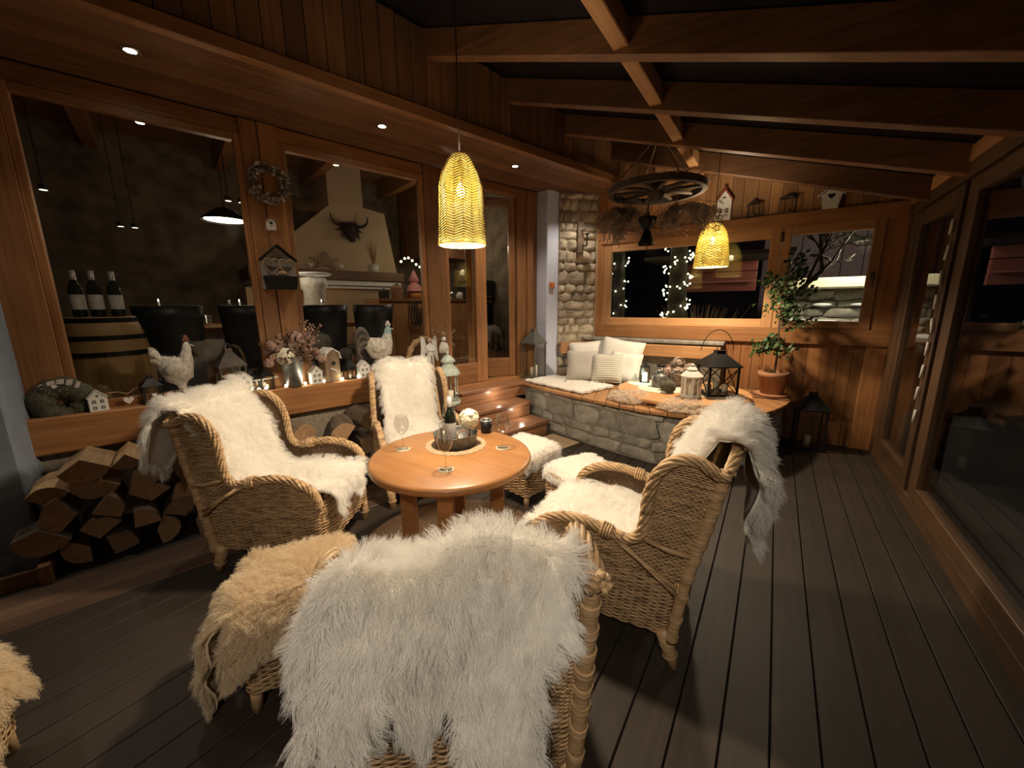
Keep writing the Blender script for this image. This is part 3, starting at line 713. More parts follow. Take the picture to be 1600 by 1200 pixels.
def rope(mb, pts, R, strands=5, r=0.011, pitch=0.16, step=0.008, sides=4):
    P = np.array(pts, float); L = np.linalg.norm(np.diff(P, axis=0), axis=1).sum(); n = max(8, int(L/step)); P = spath(P, n)
    T = np.gradient(P, axis=0); T /= np.linalg.norm(T, axis=1, keepdims=True); s = np.linspace(0, L, n)
    ref = np.array([1., 0.1, 0.05]); 
    if abs(T[:, 0]).mean() > 0.8: ref = np.array([0.05, 1., .1])
    A = np.cross(T, ref); A /= np.linalg.norm(A, axis=1, keepdims=True); B = np.cross(T, A)
    for k in range(strands):
        a = 2*PI*k/strands+2*PI*s/pitch
        q = P+(A*np.cos(a)[:, None]+B*np.sin(a)[:, None])*R
        mb.tube([Vector(x) for x in q], r, sides)
    mb.tube([Vector(x) for x in P[::3]], R*0.8, 6)
def wraps(mb, pts, r, every, rr=0.0035, turns=4, sides=4, seg=10):
    """little cane windings around a pole."""
    P = np.array(pts, float); L = np.linalg.norm(np.diff(P, axis=0), axis=1).sum(); n = max(2, int(L/every)); Q = spath(P, n*4)
    for i in range(2, len(Q)-2, 4):
        t = Vector(Q[i+1]-Q[i-1]).normalized(); u_ = t.orthogonal().normalized(); w_ = t.cross(u_); c = Vector(Q[i])
        rad = r[min(len(r)-1, int(i/len(Q)*len(r)))] if hasattr(r, '__len__') else r
        for j in range(turns):
            cc = c+t*((j-turns/2)*rr*2)
            mb.tube([cc+(u_*math.cos(a)+w_*math.sin(a))*(rad+rr*.4) for a in np.linspace(0, 2*PI, seg, endpoint=False)], rr, sides, closed=True)
def rrect(hx, hy_r, hy_f, hxr, rad=0.06):
    """rounded trapezoid outline, counter-clockwise, as a sampled closed loop (n, 2)."""
    c = [(hx, hy_f), (-hx, hy_f), (-hxr, hy_r), (hxr, hy_r)]; out = []
    for k in range(4):
        p = np.array(c[k]); a = np.array(c[k-1]); b = np.array(c[(k+1) % 4])
        da = (a-p)/np.linalg.norm(a-p); db = (b-p)/np.linalg.norm(b-p)
        for t in np.linspace(0, 1, 7):
            q0 = p+da*rad; q1 = p+db*rad; out.append((1-t)**2*q0+2*t*(1-t)*p+t*t*q1)
    L = np.array(out+[out[0]]); d = np.r_[0, np.cumsum(np.linalg.norm(np.diff(L, axis=0), axis=1))]
    s = np.linspace(0, d[-1], 400); return np.stack([np.interp(s, d, L[:, 0]), np.interp(s, d, L[:, 1])], 1)
def ring_surface(loop0, loop1, z0, z1, bulge=0.0):
    n = len(loop0)
    def P(U, V):
        f = (U % 1.0)*(n-1); x = lambda L, k: np.interp(f, np.arange(n), L[:, k])
        a = [x(loop0, k)*(1-V)+x(loop1, k)*V for k in (0, 1)]
        sc = 1+bulge*np.sin(PI*V)
        return np.stack([a[0]*sc, a[1]*sc, z0+(z1-z0)*V+0*U], -1)
    return P
ARM = [(0.315, 0.425), (0.315, 0.47), (0.275, 0.535), (0.19, 0.583), (0.09, 0.600), (0.0, 0.592), (-0.11, 0.568)]       # (y, z) front to rear
WING = [(-0.06, 0.580), (-0.125, 0.568), (-0.175, 0.60), (-0.195, 0.68), (-0.20, 0.77), (-0.225, 0.87), (-0.29, 0.945), (-0.37, 0.955), (-0.44, 0.92), (-0.475, 0.925)]
def make_chair():
    t = thing('wicker_armchair', 'x', 'armchair')
    l0 = rrect(0.335, -0.315, 0.335, 0.305); l1 = rrect(0.335, -0.34, 0.315, 0.315)
    sk = ring_surface(l0, l1, 0.155, 0.43, 0.02)
    a = weave(sk, 74, 30, 0.0044, closed=True); b = surf(lambda U, V: sk(U, V)*np.array([.985, .985, 1]), 80, 5)
    link('skirt', npmesh('skirt', *a, 'wicker'), t)
    back_parts = [b]
    ay = np.array([p[0] for p in ARM][::-1]); az = np.array([p[1] for p in ARM][::-1]); ay[-1] += 1e-4
    wz = np.array([p[1] for p in WING[1:7]]); wy = np.array([p[0] for p in WING[1:7]])
    for sgn in (1, -1):
        def armP(U, V, sgn=sgn):
            y = -0.12+0.435*U; zt = np.interp(y, ay, az)-0.015; z = 0.43+(zt-0.43)*V
            return np.stack([sgn*(0.328-0.012*(1-V)*0)+0*y, y, z], -1)
        def wingP(U, V, sgn=sgn):
            zf = 0.43+(0.94-0.43)*V; yf = np.interp(zf, wz, wy); yf = np.where(zf < .568, -0.12, yf)
            zr = 0.43+(0.925-0.43)*V; yr = -0.345-0.115*V
            y = yr+(yf-yr)*U; z = zr+(zf-zr)*U+0.012*np.sin(PI*U)*V
            return np.stack([sgn*(0.322-0.028*V+0.012*U*V), y, z], -1)
        va, qa = weave(armP, 26, 17, 0.0044); vw, qw = weave(wingP, 16, 54, 0.0044)
        link('arm_panel', npmesh('arm_panel', va, qa, 'wicker'), t); link('wing_panel', npmesh('wing_panel', vw, qw, 'wicker'), t)
        sh = lambda PP: (lambda U, V: PP(U, V)-np.array([sgn*0.006, 0, 0]))
        back_parts += [surf(sh(armP), 12, 6), surf(sh(wingP), 8, 14)]
        m = MB(); rope(m, [(sgn*0.327, y, z) for y, z in ARM], 0.017, 6, 0.0105, 0.20); m.build('arm_rim', 'wicker', t, True)
        m = MB(); rope(m, [(sgn*(0.327-0.03*max(0, (z-.57)/.38)+0.012*math.sin(max(0, z-.6)*6)), y, z) for y, z in WING], 0.016, 6, 0.0095, 0.24); m.build('wing_rim', 'wicker', t, True)
        post = [(sgn*0.305, -0.325, 0.14), (sgn*0.308, -0.365, 0.45), (sgn*0.296, -0.42, 0.70), (sgn*0.285, -0.465, 0.93)]
        m = MB(); m.tube([Vector(p) for p in spath(post, 16)], 0.024, 8); wraps(m, post, 0.024, 0.075); m.build('back_post', 'rattan', t, True)
        m = MB()
        for dd in (0, 0.028): m.tube([(sgn*0.342, -0.09-dd*.6, 0.56), (sgn*0.352, -0.20-dd*.6, 0.50-dd*.5), (sgn*0.335, -0.335, 0.415-dd)], 0.010, 6)
        m.tube([(sgn*0.338, -0.20, 0.60), (sgn*0.338, -0.30, 0.575), (sgn*0.33, -0.375, 0.57)], 0.011, 6)
        m.build('brace', 'rattan', t, True)
        m = MB(); wraps(m, [(sgn*0.327, -0.03, 0.586), (sgn*0.327, -0.10, 0.572)], 0.028, 0.06, 0.006, 4, 5, 12); m.build('binding_and_edge_shadow', 'rattan', t, True)
        for y0, y1 in ((0.30, 0.325), (-0.29, -0.345)):
            lp = [(sgn*0.295, y0, 0.18), (sgn*0.290, (y0+y1)/2, 0.09), (sgn*0.285, y1, 0.0)]
            m = MB(); m.tube(lp, [0.034, 0.030, 0.021], 10); wraps(m, lp, 0.029, 0.045, 0.003, 2); m.build('leg', 'rattan', t, True)
    def backP(U, V):
        x = (U-.5)*2*(0.300-0.012*V); k = 1-(2*U-1)**2
        return np.stack([x, -0.345-0.12*V-0.03*k, 0.43+0.49*V+0.07*k*V], -1)
    v, q = weave(backP, 40, 58, 0.0044); link('backrest', npmesh('backrest', v, q, 'wicker'), t)
    back_parts.append(surf(lambda U, V: backP(U, V)+np.array([0, 0.007, 0]), 14, 10))
    m = MB(); rope(m, [(x, -0.475-0.03*(1-(x/.29)**2), 0.925+0.078*(1-(x/.29)**2)) for x in np.linspace(-.29, .29, 9)], 0.015, 5, 0.010, 0.2); m.build('top_rail', 'wicker', t, True)
    V_, Q_ = join(back_parts); link('lining', npmesh('lining', V_, Q_, 'wicker_back'), t)
    MB().box((0, 0.0, 0.40), (0.60, 0.58, 0.05)).build('seat', 'wicker', t, bevel=0.01)
    return t
CH = {'L': (-2.483, 1.158, 56.4), 'B': (-2.452, 2.191, 120.0), 'R': (-0.576, 1.811, -94.0), 'F': (-0.812, 0.875, -44.0)}
CLAB = {'L': 'wicker wing armchair in front of the woodpile with white sheepskin over back and seat', 'B': 'wicker wing armchair behind the round table, facing the viewer',
        'R': 'wicker wing armchair on the right of the table seen from its side', 'F': 'wicker wing armchair in the foreground with its back to the viewer'}
chairs = {}
for k in 'LBRF':
    o = make_chair() if not chairs else copy_tree(chairs['L'])
    o['label'] = CLAB[k]; o['group'] = 'wicker armchairs around the table'
    o.location = (CH[k][0], CH[k][1], 0); o.rotation_euler = (0, 0, -math.radians(CH[k][2])); chairs[k] = o
# ------------------------------------------------------------------ footstools
def make_stool(wx, wy, h, hf):
    t = thing('wicker_footstool', 'x', 'footstool')
    sk = ring_surface(rrect(wx*.97, -wy*.97, wy*.97, wx*.97, .04), rrect(wx, -wy, wy, wx, .04), 0.09, h-0.02, 0.01)
    a = weave(sk, 48, 26, 0.0046, closed=True); link('body', npmesh('body', *a, 'wicker'), t)
    b = surf(lambda U, V: sk(U, V)*np.array([.97, .97, 1]), 40, 4); link('lining', npmesh('lining', *b, 'wicker_back'), t)
    m = MB(); lp = rrect(wx, -wy, wy, wx, .04)[::16]; m.tube([(x, y, h-0.02) for x, y in lp], 0.011, 6, closed=True); m.build('rim', 'rattan', t, True)
    MB().prism([(x*.98, y*.98) for x, y in rrect(wx, -wy, wy, wx, .04)[:-1:8]], h-0.05, h-0.015).build('top', 'wicker_back', t)
    for sx in (-1, 1):
        for sy in (-1, 1): MB().tube([(sx*wx*.82, sy*wy*.82, 0.13), (sx*wx*.86, sy*wy*.86, 0)], [0.027, 0.019], 8).build('leg', 'rattan', t, True)
    return t
ST = [(-1.60, 2.56, 100, 'wicker footstool with white fleece cover behind the table near the steps'), (-1.00, 2.40, 27, 'wicker footstool with white cover next to the right armchair'),
      (-1.58, 0.71, 32, 'wicker footstool under a cream sheepskin beside the foreground armchair'), (-1.99, -0.31, 20, 'wicker footstool with sheepskin cut off at the lower left edge')]
stools = []
for x, y, a, lab in ST:
    o = make_stool(0.205, 0.205, 0.40, 0) if not stools else copy_tree(stools[0])
    o['label'] = lab; o['group'] = 'wicker footstools'; o.location = (x, y, 0); o.rotation_euler = (0, 0, -math.radians(a)); stools.append(o)

# ================================================================== SHEEPSKINS
def fur(name, parent, roots, normals, length, n_each_dir, mat, grav=0.55, clump=0.6, curl=0.02, rad=0.0006, comb=None, pts=6, nclump=None, lift=0.75):
    """hair curves: roots (n,3), normals (n,3), per-root comb directions."""
    n = len(roots); L = length*RNG.uniform(.6, 1.15, n)
    d = normals*lift+(comb if comb is not None else 0)+RNG.normal(0, .22, (n, 3)); d /= np.linalg.norm(d, axis=1, keepdims=True)+1e-9
    t = np.linspace(0, 1, pts)[None, :, None]
    g = np.array([0, 0, -1.0])
    down = g[None]-normals*np.minimum(0, (normals@g))[:, None]*1.0           # gravity slides along the skin
    P = roots[:, None]+d[:, None]*t*L[:, None, None]+(down*L[:, None]*grav)[:, None]*t**2
    # clumping towards a nearby leader
    nc = nclump or max(4, n//40); lead = RNG.choice(n, nc, replace=False)
    lr = roots[lead]; best = np.zeros(n, int)
    for s in range(0, n, 2000):
        dd = ((roots[s:s+2000, None]-lr[None])**2).sum(-1); best[s:s+2000] = dd.argmin(1)
    T = P[lead[best]]; wgt = (clump*RNG.uniform(.5, 1.1, n))[:, None, None]*t**1.4
    P = P*(1-wgt)+(T+(roots-roots[lead[best]])[:, None]*0.25)*wgt
    if curl:
        ph = RNG.uniform(0, 6.28, (n, 1, 1))*.35+(RNG.uniform(0, 6.28, nc)[best])[:, None, None]; ax = np.cross(d, g)+1e-6; ax /= np.linalg.norm(ax, axis=1, keepdims=True)
        P = P+ax[:, None]*np.sin(t*7+ph)*curl*t
    hc = bpy.data.hair_curves.new(name); hc.add_curves([pts]*n)
    hc.points.foreach_set('position', np.ascontiguousarray(P, np.float32).ravel())
    rr = (rad*np.linspace(1.0, 0.35, pts)[None]*RNG.uniform(.75, 1.25, (n, 1))).astype(np.float32)
    at = hc.attributes.get('radius') or hc.attributes.new('radius', 'FLOAT', 'POINT'); at.data.foreach_set('value', rr.ravel())
    hc.materials.append(MATS[mat]); o = link(name, hc, parent); o['kind'] = 'stuff'; return o
def skin(name, label, cat, group, fn, nu, nv, n, length, mat='fur_white', hide='hide', comb_fn=None, thick=0.010, loc=(0, 0, 0), rz=0.0, parent=None, edge=0.5, **kw):
    """a hide (surface fn(u,v) on [0,1]^2, u along, v across; normal = du x dv side given by flip) with curve fur on it."""
    u = np.linspace(0, 1, nu); v = np.linspace(0, 1, nv); U, V = np.meshgrid(u, v, indexing='ij')
    e = 2e-3; flip = kw.pop('flip', 1)
    def nrm(U, V):
        a = fn(np.clip(U+e, 0, 1), V)-fn(np.clip(U-e, 0, 1), V); b = fn(U, np.clip(V+e, 0, 1))-fn(U, np.clip(V-e, 0, 1))
        m_ = np.cross(a, b)*flip; return m_/(np.linalg.norm(m_, axis=-1, keepdims=True)+1e-12), a, b
    p = fn(U, V); nn, _, _ = nrm(U, V)
    top = p.reshape(-1, 3); bot = (p-nn*thick).reshape(-1, 3); k = nu*nv
    idx = np.arange(k).reshape(nu, nv)
    q1 = np.stack([idx[:-1, :-1], idx[1:, :-1], idx[1:, 1:], idx[:-1, 1:]], -1).reshape(-1, 4); q2 = q1[:, ::-1]+k
    bd = np.concatenate([idx[:, 0], idx[-1, 1:], idx[::-1, -1][1:], idx[0, ::-1][1:-1]]); b2 = np.roll(bd, -1)
    q3 = np.stack([bd, b2, b2+k, bd+k], -1)
    o = link(name, npmesh(name, np.concatenate([top, bot]), np.concatenate([q1, q2, q3]), hide), parent, loc, (0, 0, rz))
    if parent is None: tag(o, label, cat, group)
    # uniform-by-area sampling
    cell = np.linalg.norm(np.cross(p[1:, :-1]-p[:-1, :-1], p[:-1, 1:]-p[:-1, :-1]), axis=-1); pr = cell.ravel()/cell.sum()
    c = RNG.choice(len(pr), n, p=pr); ci, cj = np.divmod(c, nv-1)
    uu = (ci+RNG.random(n))/(nu-1); vv = (cj+RNG.random(n))/(nv-1)
    ne = int(n*0.12); kk = RNG.integers(0, n, ne); side = RNG.integers(0, 4, ne); r2 = RNG.random(ne)
    uu[kk] = np.where(side == 0, 0.0, np.where(side == 1, 1.0, r2)); vv[kk] = np.where(side == 2, 0.0, np.where(side == 3, 1.0, RNG.random(ne)))
    roots = fn(uu, vv); nn, a, b = nrm(uu, vv)
    a /= np.linalg.norm(a, axis=1, keepdims=True)+1e-9; b /= np.linalg.norm(b, axis=1, keepdims=True)+1e-9
    def em(x): return np.clip((np.abs(2*x-1)-.80)/.20, 0, 1)**1.5
    out = b*(np.sign(vv-.5)*em(vv))[:, None]*1.3+a*(np.sign(uu-.5)*em(uu))[:, None]*1.3
    comb = out*edge*2+(comb_fn(uu, vv, a, b) if comb_fn else 0)
    fur('fleece', o, roots, nn, length, None, mat, comb=comb, **kw)
    return o
def path_skin(PATH, WL, WR, droop=0.25, inner=0.26, wav=0.012, xoff=0.0, seed=0):
    """drape over a chair: PATH of (y, z) chair-local, widths left/right per path point."""
    R_ = np.random.default_rng(seed); ph = R_.uniform(0, 6.28, 8); P = np.array(PATH, float); m = len(P)-1
    ts = np.linspace(0, 1, 60); SP = spath(PATH, 60)
    wl = spath([(w_, 0) for w_ in WL], 60)[:, 0]; wr_ = spath([(w_, 0) for w_ in WR], 60)[:, 0]
    tg = np.gradient(SP, axis=0); tg /= np.linalg.norm(tg, axis=1, keepdims=True)+1e-9
    def fn(U, V):
        y = np.interp(U, ts, SP[:, 0]); z = np.interp(U, ts, SP[:, 1]); a = np.interp(U, ts, wl); b = np.interp(U, ts, wr_)
        ty = np.interp(U, ts, tg[:, 0]); tz = np.interp(U, ts, tg[:, 1])
        rag = 1+0.07*np.sin(U*19+ph[0])+0.05*np.sin(U*37+ph[1])
        x = xoff+(-a*rag+(a+b)*rag*V)
        w_ = wav*(np.sin(x*21+ph[2]+U*9)+0.7*np.sin(x*13-U*17+ph[3]))+0.010*np.sin(U*26+ph[4])*np.cos(x*9+ph[5])
        ny, nz = tz, -ty
        ex = np.maximum(0, np.abs(x-0)-inner)
        endr = 0.05*np.sin(V*9+ph[6])*(np.clip((U-.85)/.15, 0, 1)-np.clip((.15-U)/.15, 0, 1))
        return np.stack([x-np.sign(x)*ex*0.35, y+ny*w_+ty*endr, z+nz*w_-droop*ex*(1+ex*2)+tz*endr], -1)
    return fn
grp = 'white sheepskins on the armchairs'
def chair_skin(k, label, fn, n, length, **kw):
    x, y, a = CH[k]
    return skin('sheepskin', label, 'sheepskin', kw.pop('group', grp), fn, 46, 26, n, length, loc=(x, y, 0), rz=-math.radians(a), **kw)
SEAT = [(0.375, 0.40), (0.345, 0.462), (0.20, 0.478), (0.0, 0.472), (-0.13, 0.49), (-0.215, 0.57)]
BACKF = [(-0.27, 0.72), (-0.335, 0.86), (-0.40, 0.98)]
TOP = [(-0.455, 1.035), (-0.51, 1.03)]
REAR = [(-0.565, 0.95), (-0.59, 0.80), (-0.60, 0.62)]
down = lambda s: (lambda u, v, a, b: a*s)
# left armchair: one long skin from the seat front over the back, hanging behind
pth = SEAT+BACKF+TOP+REAR[:2]+[(-0.60, 0.66)]
chair_skin('L', 'long white sheepskin covering the armchair before the woodpile', path_skin(pth, [.22, .25, .26, .26, .26, .26, .25, .27, .28, .29, .29, .27, .22, .14], [.22, .25, .26, .26, .26, .25, .25, .26, .28, .33, .36, .36, .33, .26], seed=1, droop=0.9, inner=.29),
           26000, 0.052, comb_fn=lambda u, v, a, b: -a*.5*(u < .62)[:, None]+a*.6*(u >= .62)[:, None], rad=0.00075)
# back armchair
chair_skin('B', 'white sheepskin covering the armchair behind the round table', path_skin(SEAT+BACKF+TOP+[(-0.56, 0.95), (-0.585, 0.80)], [.22, .25, .26, .25, .25, .25, .24, .24, .245, .245, .24, .22, .18], [.22, .25, .26, .25, .25, .25, .24, .24, .245, .245, .24, .22, .18], seed=2, droop=.5, inner=.2),
           20000, 0.056, comb_fn=lambda u, v, a, b: -a*.6*(u < .7)[:, None]+a*.5*(u >= .7)[:, None], rad=0.0008)
# right armchair: one on the back, one on the seat
chair_skin('R', 'white sheepskin hanging over the back of the right armchair', path_skin([(-0.275, 0.74), (-0.335, 0.87), (-0.40, 0.985)]+TOP+[(-0.548, 0.965), (-0.565, 0.85), (-0.572, 0.73), (-0.575, 0.64)], [.14, .18, .21, .22, .22, .22, .22, .22, .18], [.20, .25, .27, .29, .30, .31, .31, .30, .24], seed=3, xoff=0.03, droop=.9, inner=.27),
           24000, 0.075, comb_fn=down(.5), rad=0.0009, lift=.95)
chair_skin('R', 'white sheepskin lying on the seat of the right armchair', path_skin([(0.40, 0.36), (0.365, 0.455), (0.20, 0.48), (0.0, 0.475), (-0.12, 0.49), (-0.20, 0.56), (-0.25, 0.66)], [.22, .26, .26, .26, .25, .22, .14], [.22, .26, .26, .26, .26, .24, .16], seed=4),
           14000, 0.045, comb_fn=lambda u, v, a, b: -a*.5, rad=0.0008)
# foreground armchair: big skin over the back with a long tail flap
pf = [(-0.20, 0.58), (-0.27, 0.73), (-0.335, 0.87), (-0.40, 0.985), (-0.455, 1.036), (-0.512, 1.03)]+[(-0.548, 0.965), (-0.562, 0.91), (-0.568, 0.85), (-0.57, 0.79)]
chair_skin('F', 'large shaggy white sheepskin over the back of the foreground armchair', path_skin(pf, [.20, .24, .28, .31, .33, .34, .335, .31, .28, .23], [.16, .19, .21, .215, .22, .225, .21, .18, .12, .03], seed=5, xoff=-.015, droop=.9, inner=.22, wav=.014),
           58000, 0.056, comb_fn=lambda u, v, a, b: a*.75*(u > .45)[:, None]-a*.4*(u <= .45)[:, None], rad=0.00048, pts=7, nclump=1500, clump=.7, lift=.6, grav=.30, curl=.005)
tl = path_skin([(-0.535, 0.97), (-0.585, 0.83), (-0.615, 0.66), (-0.62, 0.50), (-0.62, 0.36)], [.055, .065, .07, .07, .05], [.06, .065, .07, .07, .05], seed=6, xoff=0.05, wav=.006)
skF = [o for o in bpy.data.objects if o.get('label', '').startswith('large shaggy')][0]
skin('tail_flap', '', '', None, tl, 26, 10, 15000, 0.055, comb_fn=down(.9), rad=0.00048, pts=7, nclump=420, clump=.7, curl=.005, grav=.3, parent=skF)
# footstool covers
def pad(hx, hy, z, over, seed, puff=0.03):
    R_ = np.random.default_rng(seed); ph = R_.uniform(0, 6.28, 4)
    def fn(U, V):
        a, b = 2*U-1, 2*V-1; x, y = a*(hx+over), b*(hy+over)
        ex, ey = np.maximum(0, abs(x)-hx), np.maximum(0, abs(y)-hy); d = np.sqrt(ex**2+ey**2)
        zz = z+puff*np.clip(1-a**4, 0, 1)*np.clip(1-b**4, 0, 1)+0.006*np.sin(x*25+ph[0])*np.sin(y*22+ph[1])-d*1.6
        return np.stack([np.clip(x, -hx-.015, hx+.015), np.clip(y, -hy-.015, hy+.015), zz], -1)
    return fn
for i, (lab, ov, nn_, ln) in enumerate((('white fleece cover on the footstool near the steps', .05, 7000, .026), ('white fleece cover on the footstool beside the right armchair', .035, 7000, .024))):
    x, y, a, _ = ST[i]
    skin('fleece_cover', lab, 'fleece cover', 'footstool covers', pad(.195, .195, .405, ov, 20+i), 20, 20, nn_, ln, loc=(x, y, 0), rz=-math.radians(a), rad=0.0009, clump=.45)
# cream sheepskin thrown over the front left footstool, one leg hanging to the floor
def cream(seed, spread, hang):
    R_ = np.random.default_rng(seed); ph = R_.uniform(0, 6.28, 8)
    def fn(U, V):
        a, b = 2*U-1, 2*V-1
        rx = 0.305*(1+0.10*np.sin(b*5+ph[0])); ry = 0.315*(1+0.10*np.sin(a*5+ph[1]))
        x, y = a*rx, b*ry
        k = np.maximum(np.abs(x)-0.20, 0); l = np.maximum(np.abs(y)-0.20, 0); d = np.sqrt(k*k+l*l)
        z = 0.425+0.03*np.cos(a*1.4)*np.cos(b*1.4)+0.018*np.sin(x*13+ph[2])*np.cos(y*11+ph[3])-d*1.35-0.9*d*d
        sx = np.sign(x)*(np.minimum(np.abs(x), 0.20)+k*0.32); sy = np.sign(y)*(np.minimum(np.abs(y), 0.20)+l*0.32)
        return np.stack([sx+0.012*np.sin(y*16+ph[4]), sy+0.012*np.sin(x*15+ph[5]), z], -1)
    return fn
x, y, a, _ = ST[2]
ck = skin('sheepskin', 'cream sheepskin thrown over the footstool beside the foreground armchair', 'sheepskin', None, cream(31, 0, 0), 34, 34, 34000, 0.042, mat='fur_cream', hide='hide_cream', loc=(x, y, 0), rz=-math.radians(a), rad=0.0008, clump=.55, curl=.010, lift=.9, grav=.35, thick=.02, nclump=900)
lf = path_skin([(0.0, 0.455), (-0.12, 0.46), (-0.235, 0.42), (-0.275, 0.30), (-0.29, 0.16), (-0.30, 0.05)], [.07, .09, .10, .105, .10, .06], [.07, .09, .10, .105, .09, .05], seed=33, wav=.006)
lg = skin('leg_flap', '', '', None, lf, 24, 12, 13000, 0.042, mat='fur_cream', hide='hide_cream', comb_fn=down(.4), rad=0.0007, clump=.5, curl=.012, parent=ck, rz=math.radians(0), loc=(0.08, -0.02, 0))
x, y, a, _ = ST[3]
skin('sheepskin', 'cream sheepskin on the footstool cut off at the lower left edge', 'sheepskin', None, cream(41, 0, 0), 26, 26, 16000, 0.040, mat='fur_cream', hide='hide_cream', loc=(x, y, 0), rz=-math.radians(a), rad=0.0008, clump=.6, curl=.010)
# ================================================================== ROUND TABLE AND WHAT STANDS ON IT
TX, TY, TZ = -1.525, 1.615, 0.68
o = MB().lathe([(0.0005, 0.0), (0.60, 0.0), (0.625, 0.006), (0.615, 0.012), (0.0005, 0.014)], 48).build('round_rug', 'jute', None, True, loc=(TX-0.05, TY+0.05, 0.001)); tag(o, 'round brown jute rug under the round table', 'rug')
t = thing('round_table', 'round wooden table with thick top and four square legs', 'table', (TX, TY, 0.014))
MB().lathe([(0.0005, -0.05), (0.455, -0.05), (0.47, -0.042), (0.476, -0.025), (0.47, -0.008), (0.455, 0.0), (0.0005, 0.0)], 56).build('tabletop', 'table', t, False, loc=(0, 0, TZ-0.014)); t.children[0].data.shade_smooth()
for i in range(4):
    a = math.radians(35+90*i); 
    MB().box((0, 0, 0), (0.085, 0.085, TZ-0.064)).build('leg', 'table', t, bevel=0.006, loc=(0.27*math.cos(a), 0.27*math.sin(a), (TZ-0.064)/2), rot=(0, 0, a))
MB().box((0, 0, 0), (0.46, 0.03, 0.07)).build('apron', 'table', t, bevel=0.003, loc=(0, 0, TZ-0.10), rot=(0, 0, math.radians(35)))
MB().box((0, 0, 0), (0.46, 0.03, 0.07)).build('apron', 'table', t, bevel=0.003, loc=(0, 0, TZ-0.10), rot=(0, 0, math.radians(125)))
def doily(name, label, loc, r, mat, lobes=26):
    m = MB(); n = lobes*4
    prof = [(0.0, 0.004), (0.7, 0.004), (1.0, 0.003)]
    vs = [(0, 0, 0.005)]; fs = []
    for rr in (0.45, 0.8, 1.0):
        for k in range(n):
            a = 2*PI*k/n; q = r*rr*(1+(0.05*abs(math.sin(lobes/2*a)) if rr == 1.0 else 0)); vs.append((q*math.cos(a), q*math.sin(a), 0.005 if rr < 1 else 0.002))
    for k in range(n): fs.append((0, 1+k, 1+(k+1) % n))
    for j in range(2):
        for k in range(n): fs.append((1+j*n+k, 1+(j+1)*n+k, 1+(j+1)*n+(k+1) % n, 1+j*n+(k+1) % n))
    m.add(vs, fs); o = m.build(name, mat, None, loc=loc); tag(o, label, 'doily'); return o
CX, CY = -1.60, 1.74
doily('round_doily', 'round crocheted doily under the metal tray on the table', (CX, CY, TZ), 0.185, 'doily')
t = thing('metal_tray', 'round galvanised metal tray with two side handles on the table', 'tray', (CX, CY, TZ+0.006))
MB().lathe([(0.0005, 0.0), (0.128, 0.0), (0.136, 0.070), (0.140, 0.075), (0.136, 0.077), (0.131, 0.070), (0.124, 0.006), (0.0005, 0.006)], 40).build('basin', 'grey_metal', t, True)
for a in (2.55, -0.5):
    m = MB(); c = Vector((0.136*math.cos(a), 0.136*math.sin(a), 0.055)); d = Vector((-math.sin(a), math.cos(a), 0))
    m.tube([c-d*.035, c-d*.035+Vector((0, 0, .05)), c-d*.02+Vector((0, 0, .068)), c+d*.02+Vector((0, 0, .068)), c+d*.035+Vector((0, 0, .05)), c+d*.035], 0.004, 6); m.build('handle', 'rust', t, True)
def bottle(name, label, loc, mat='bottle_glass', s=1.0, cap='capsule', group=None):
    t = thing(name, label, 'bottle', loc, random.uniform(0, 1), group)
    MB().lathe([(0.0005, 0), (0.035*s, 0), (0.0365*s, .006*s), (0.0365*s, 0.175*s), (0.033*s, 0.20*s), (0.018*s, 0.225*s), (0.0145*s, 0.25*s), (0.0140*s, 0.30*s), (0.0005, 0.302*s)], 20).build('glass', mat, t, True)
    MB().lathe([(0.0372*s, 0.05*s), (0.0375*s, 0.052*s), (0.0375*s, 0.145*s), (0.0372*s, 0.147*s)], 20, arc=.62).build('label', 'label_paper', t, True, rot=(0, 0, -2.4))
    MB().lathe([(0.0155*s, 0.245*s), (0.0150*s, 0.305*s), (0.0005, 0.306*s)], 16).build('capsule', cap, t, True); return t
bottle('wine_bottle', 'dark green wine bottle with grey label standing in the metal tray', (CX+0.0, CY-0.045, TZ+0.013))
# label faces the viewer
t = thing('hydrangea_vase', 'glass vase with a white hydrangea standing in the metal tray', 'vase', (CX+0.075, CY+0.045, TZ-0.005))
MB().lathe([(0.0005, 0), (0.032, 0), (0.040, 0.03), (0.036, 0.07), (0.026, 0.10), (0.03, 0.115)], 18).build('glass', 'lantern_glass', t, True)
def petals(m, c, R, n, ps, squash=1.0):
    for i in range(n):
        d = Vector(RNG.normal(0, 1, 3)).normalized(); p = Vector(c)+Vector((d.x*R, d.y*R, d.z*R*squash)); u_ = d.orthogonal().normalized(); w_ = d.cross(u_); a0 = random.uniform(0, 6.28)
        for k in range(4):
            a = a0+k*PI/2; e1 = u_*math.cos(a)+w_*math.sin(a); e2 = u_*math.cos(a+.8)+w_*math.sin(a+.8); e0 = u_*math.cos(a-.8)+w_*math.sin(a-.8)
            s = ps*random.uniform(.8, 1.2); m.add([p, p+e0*s*.75+d*s*.15, p+e1*s*1.15+d*s*.25, p+e2*s*.75+d*s*.15], [(0, 1, 2, 3)])
m = MB(); m.ball((0.0, 0, 0.175), 0.055, 12, 8); petals(m, (0, 0, .175), .060, 190, .013); m.build('flower', 'petal', t)
m = MB(); m.tube([(0, 0, 0.02), (0.004, 0, 0.14)], 0.004); m.build('stem', 'leaf', t)
t = thing('glass_lantern', 'small square glass lantern with wire frame in the metal tray', 'lantern', (CX-0.085, CY+0.0, TZ+0.013), .4)
m = MB()
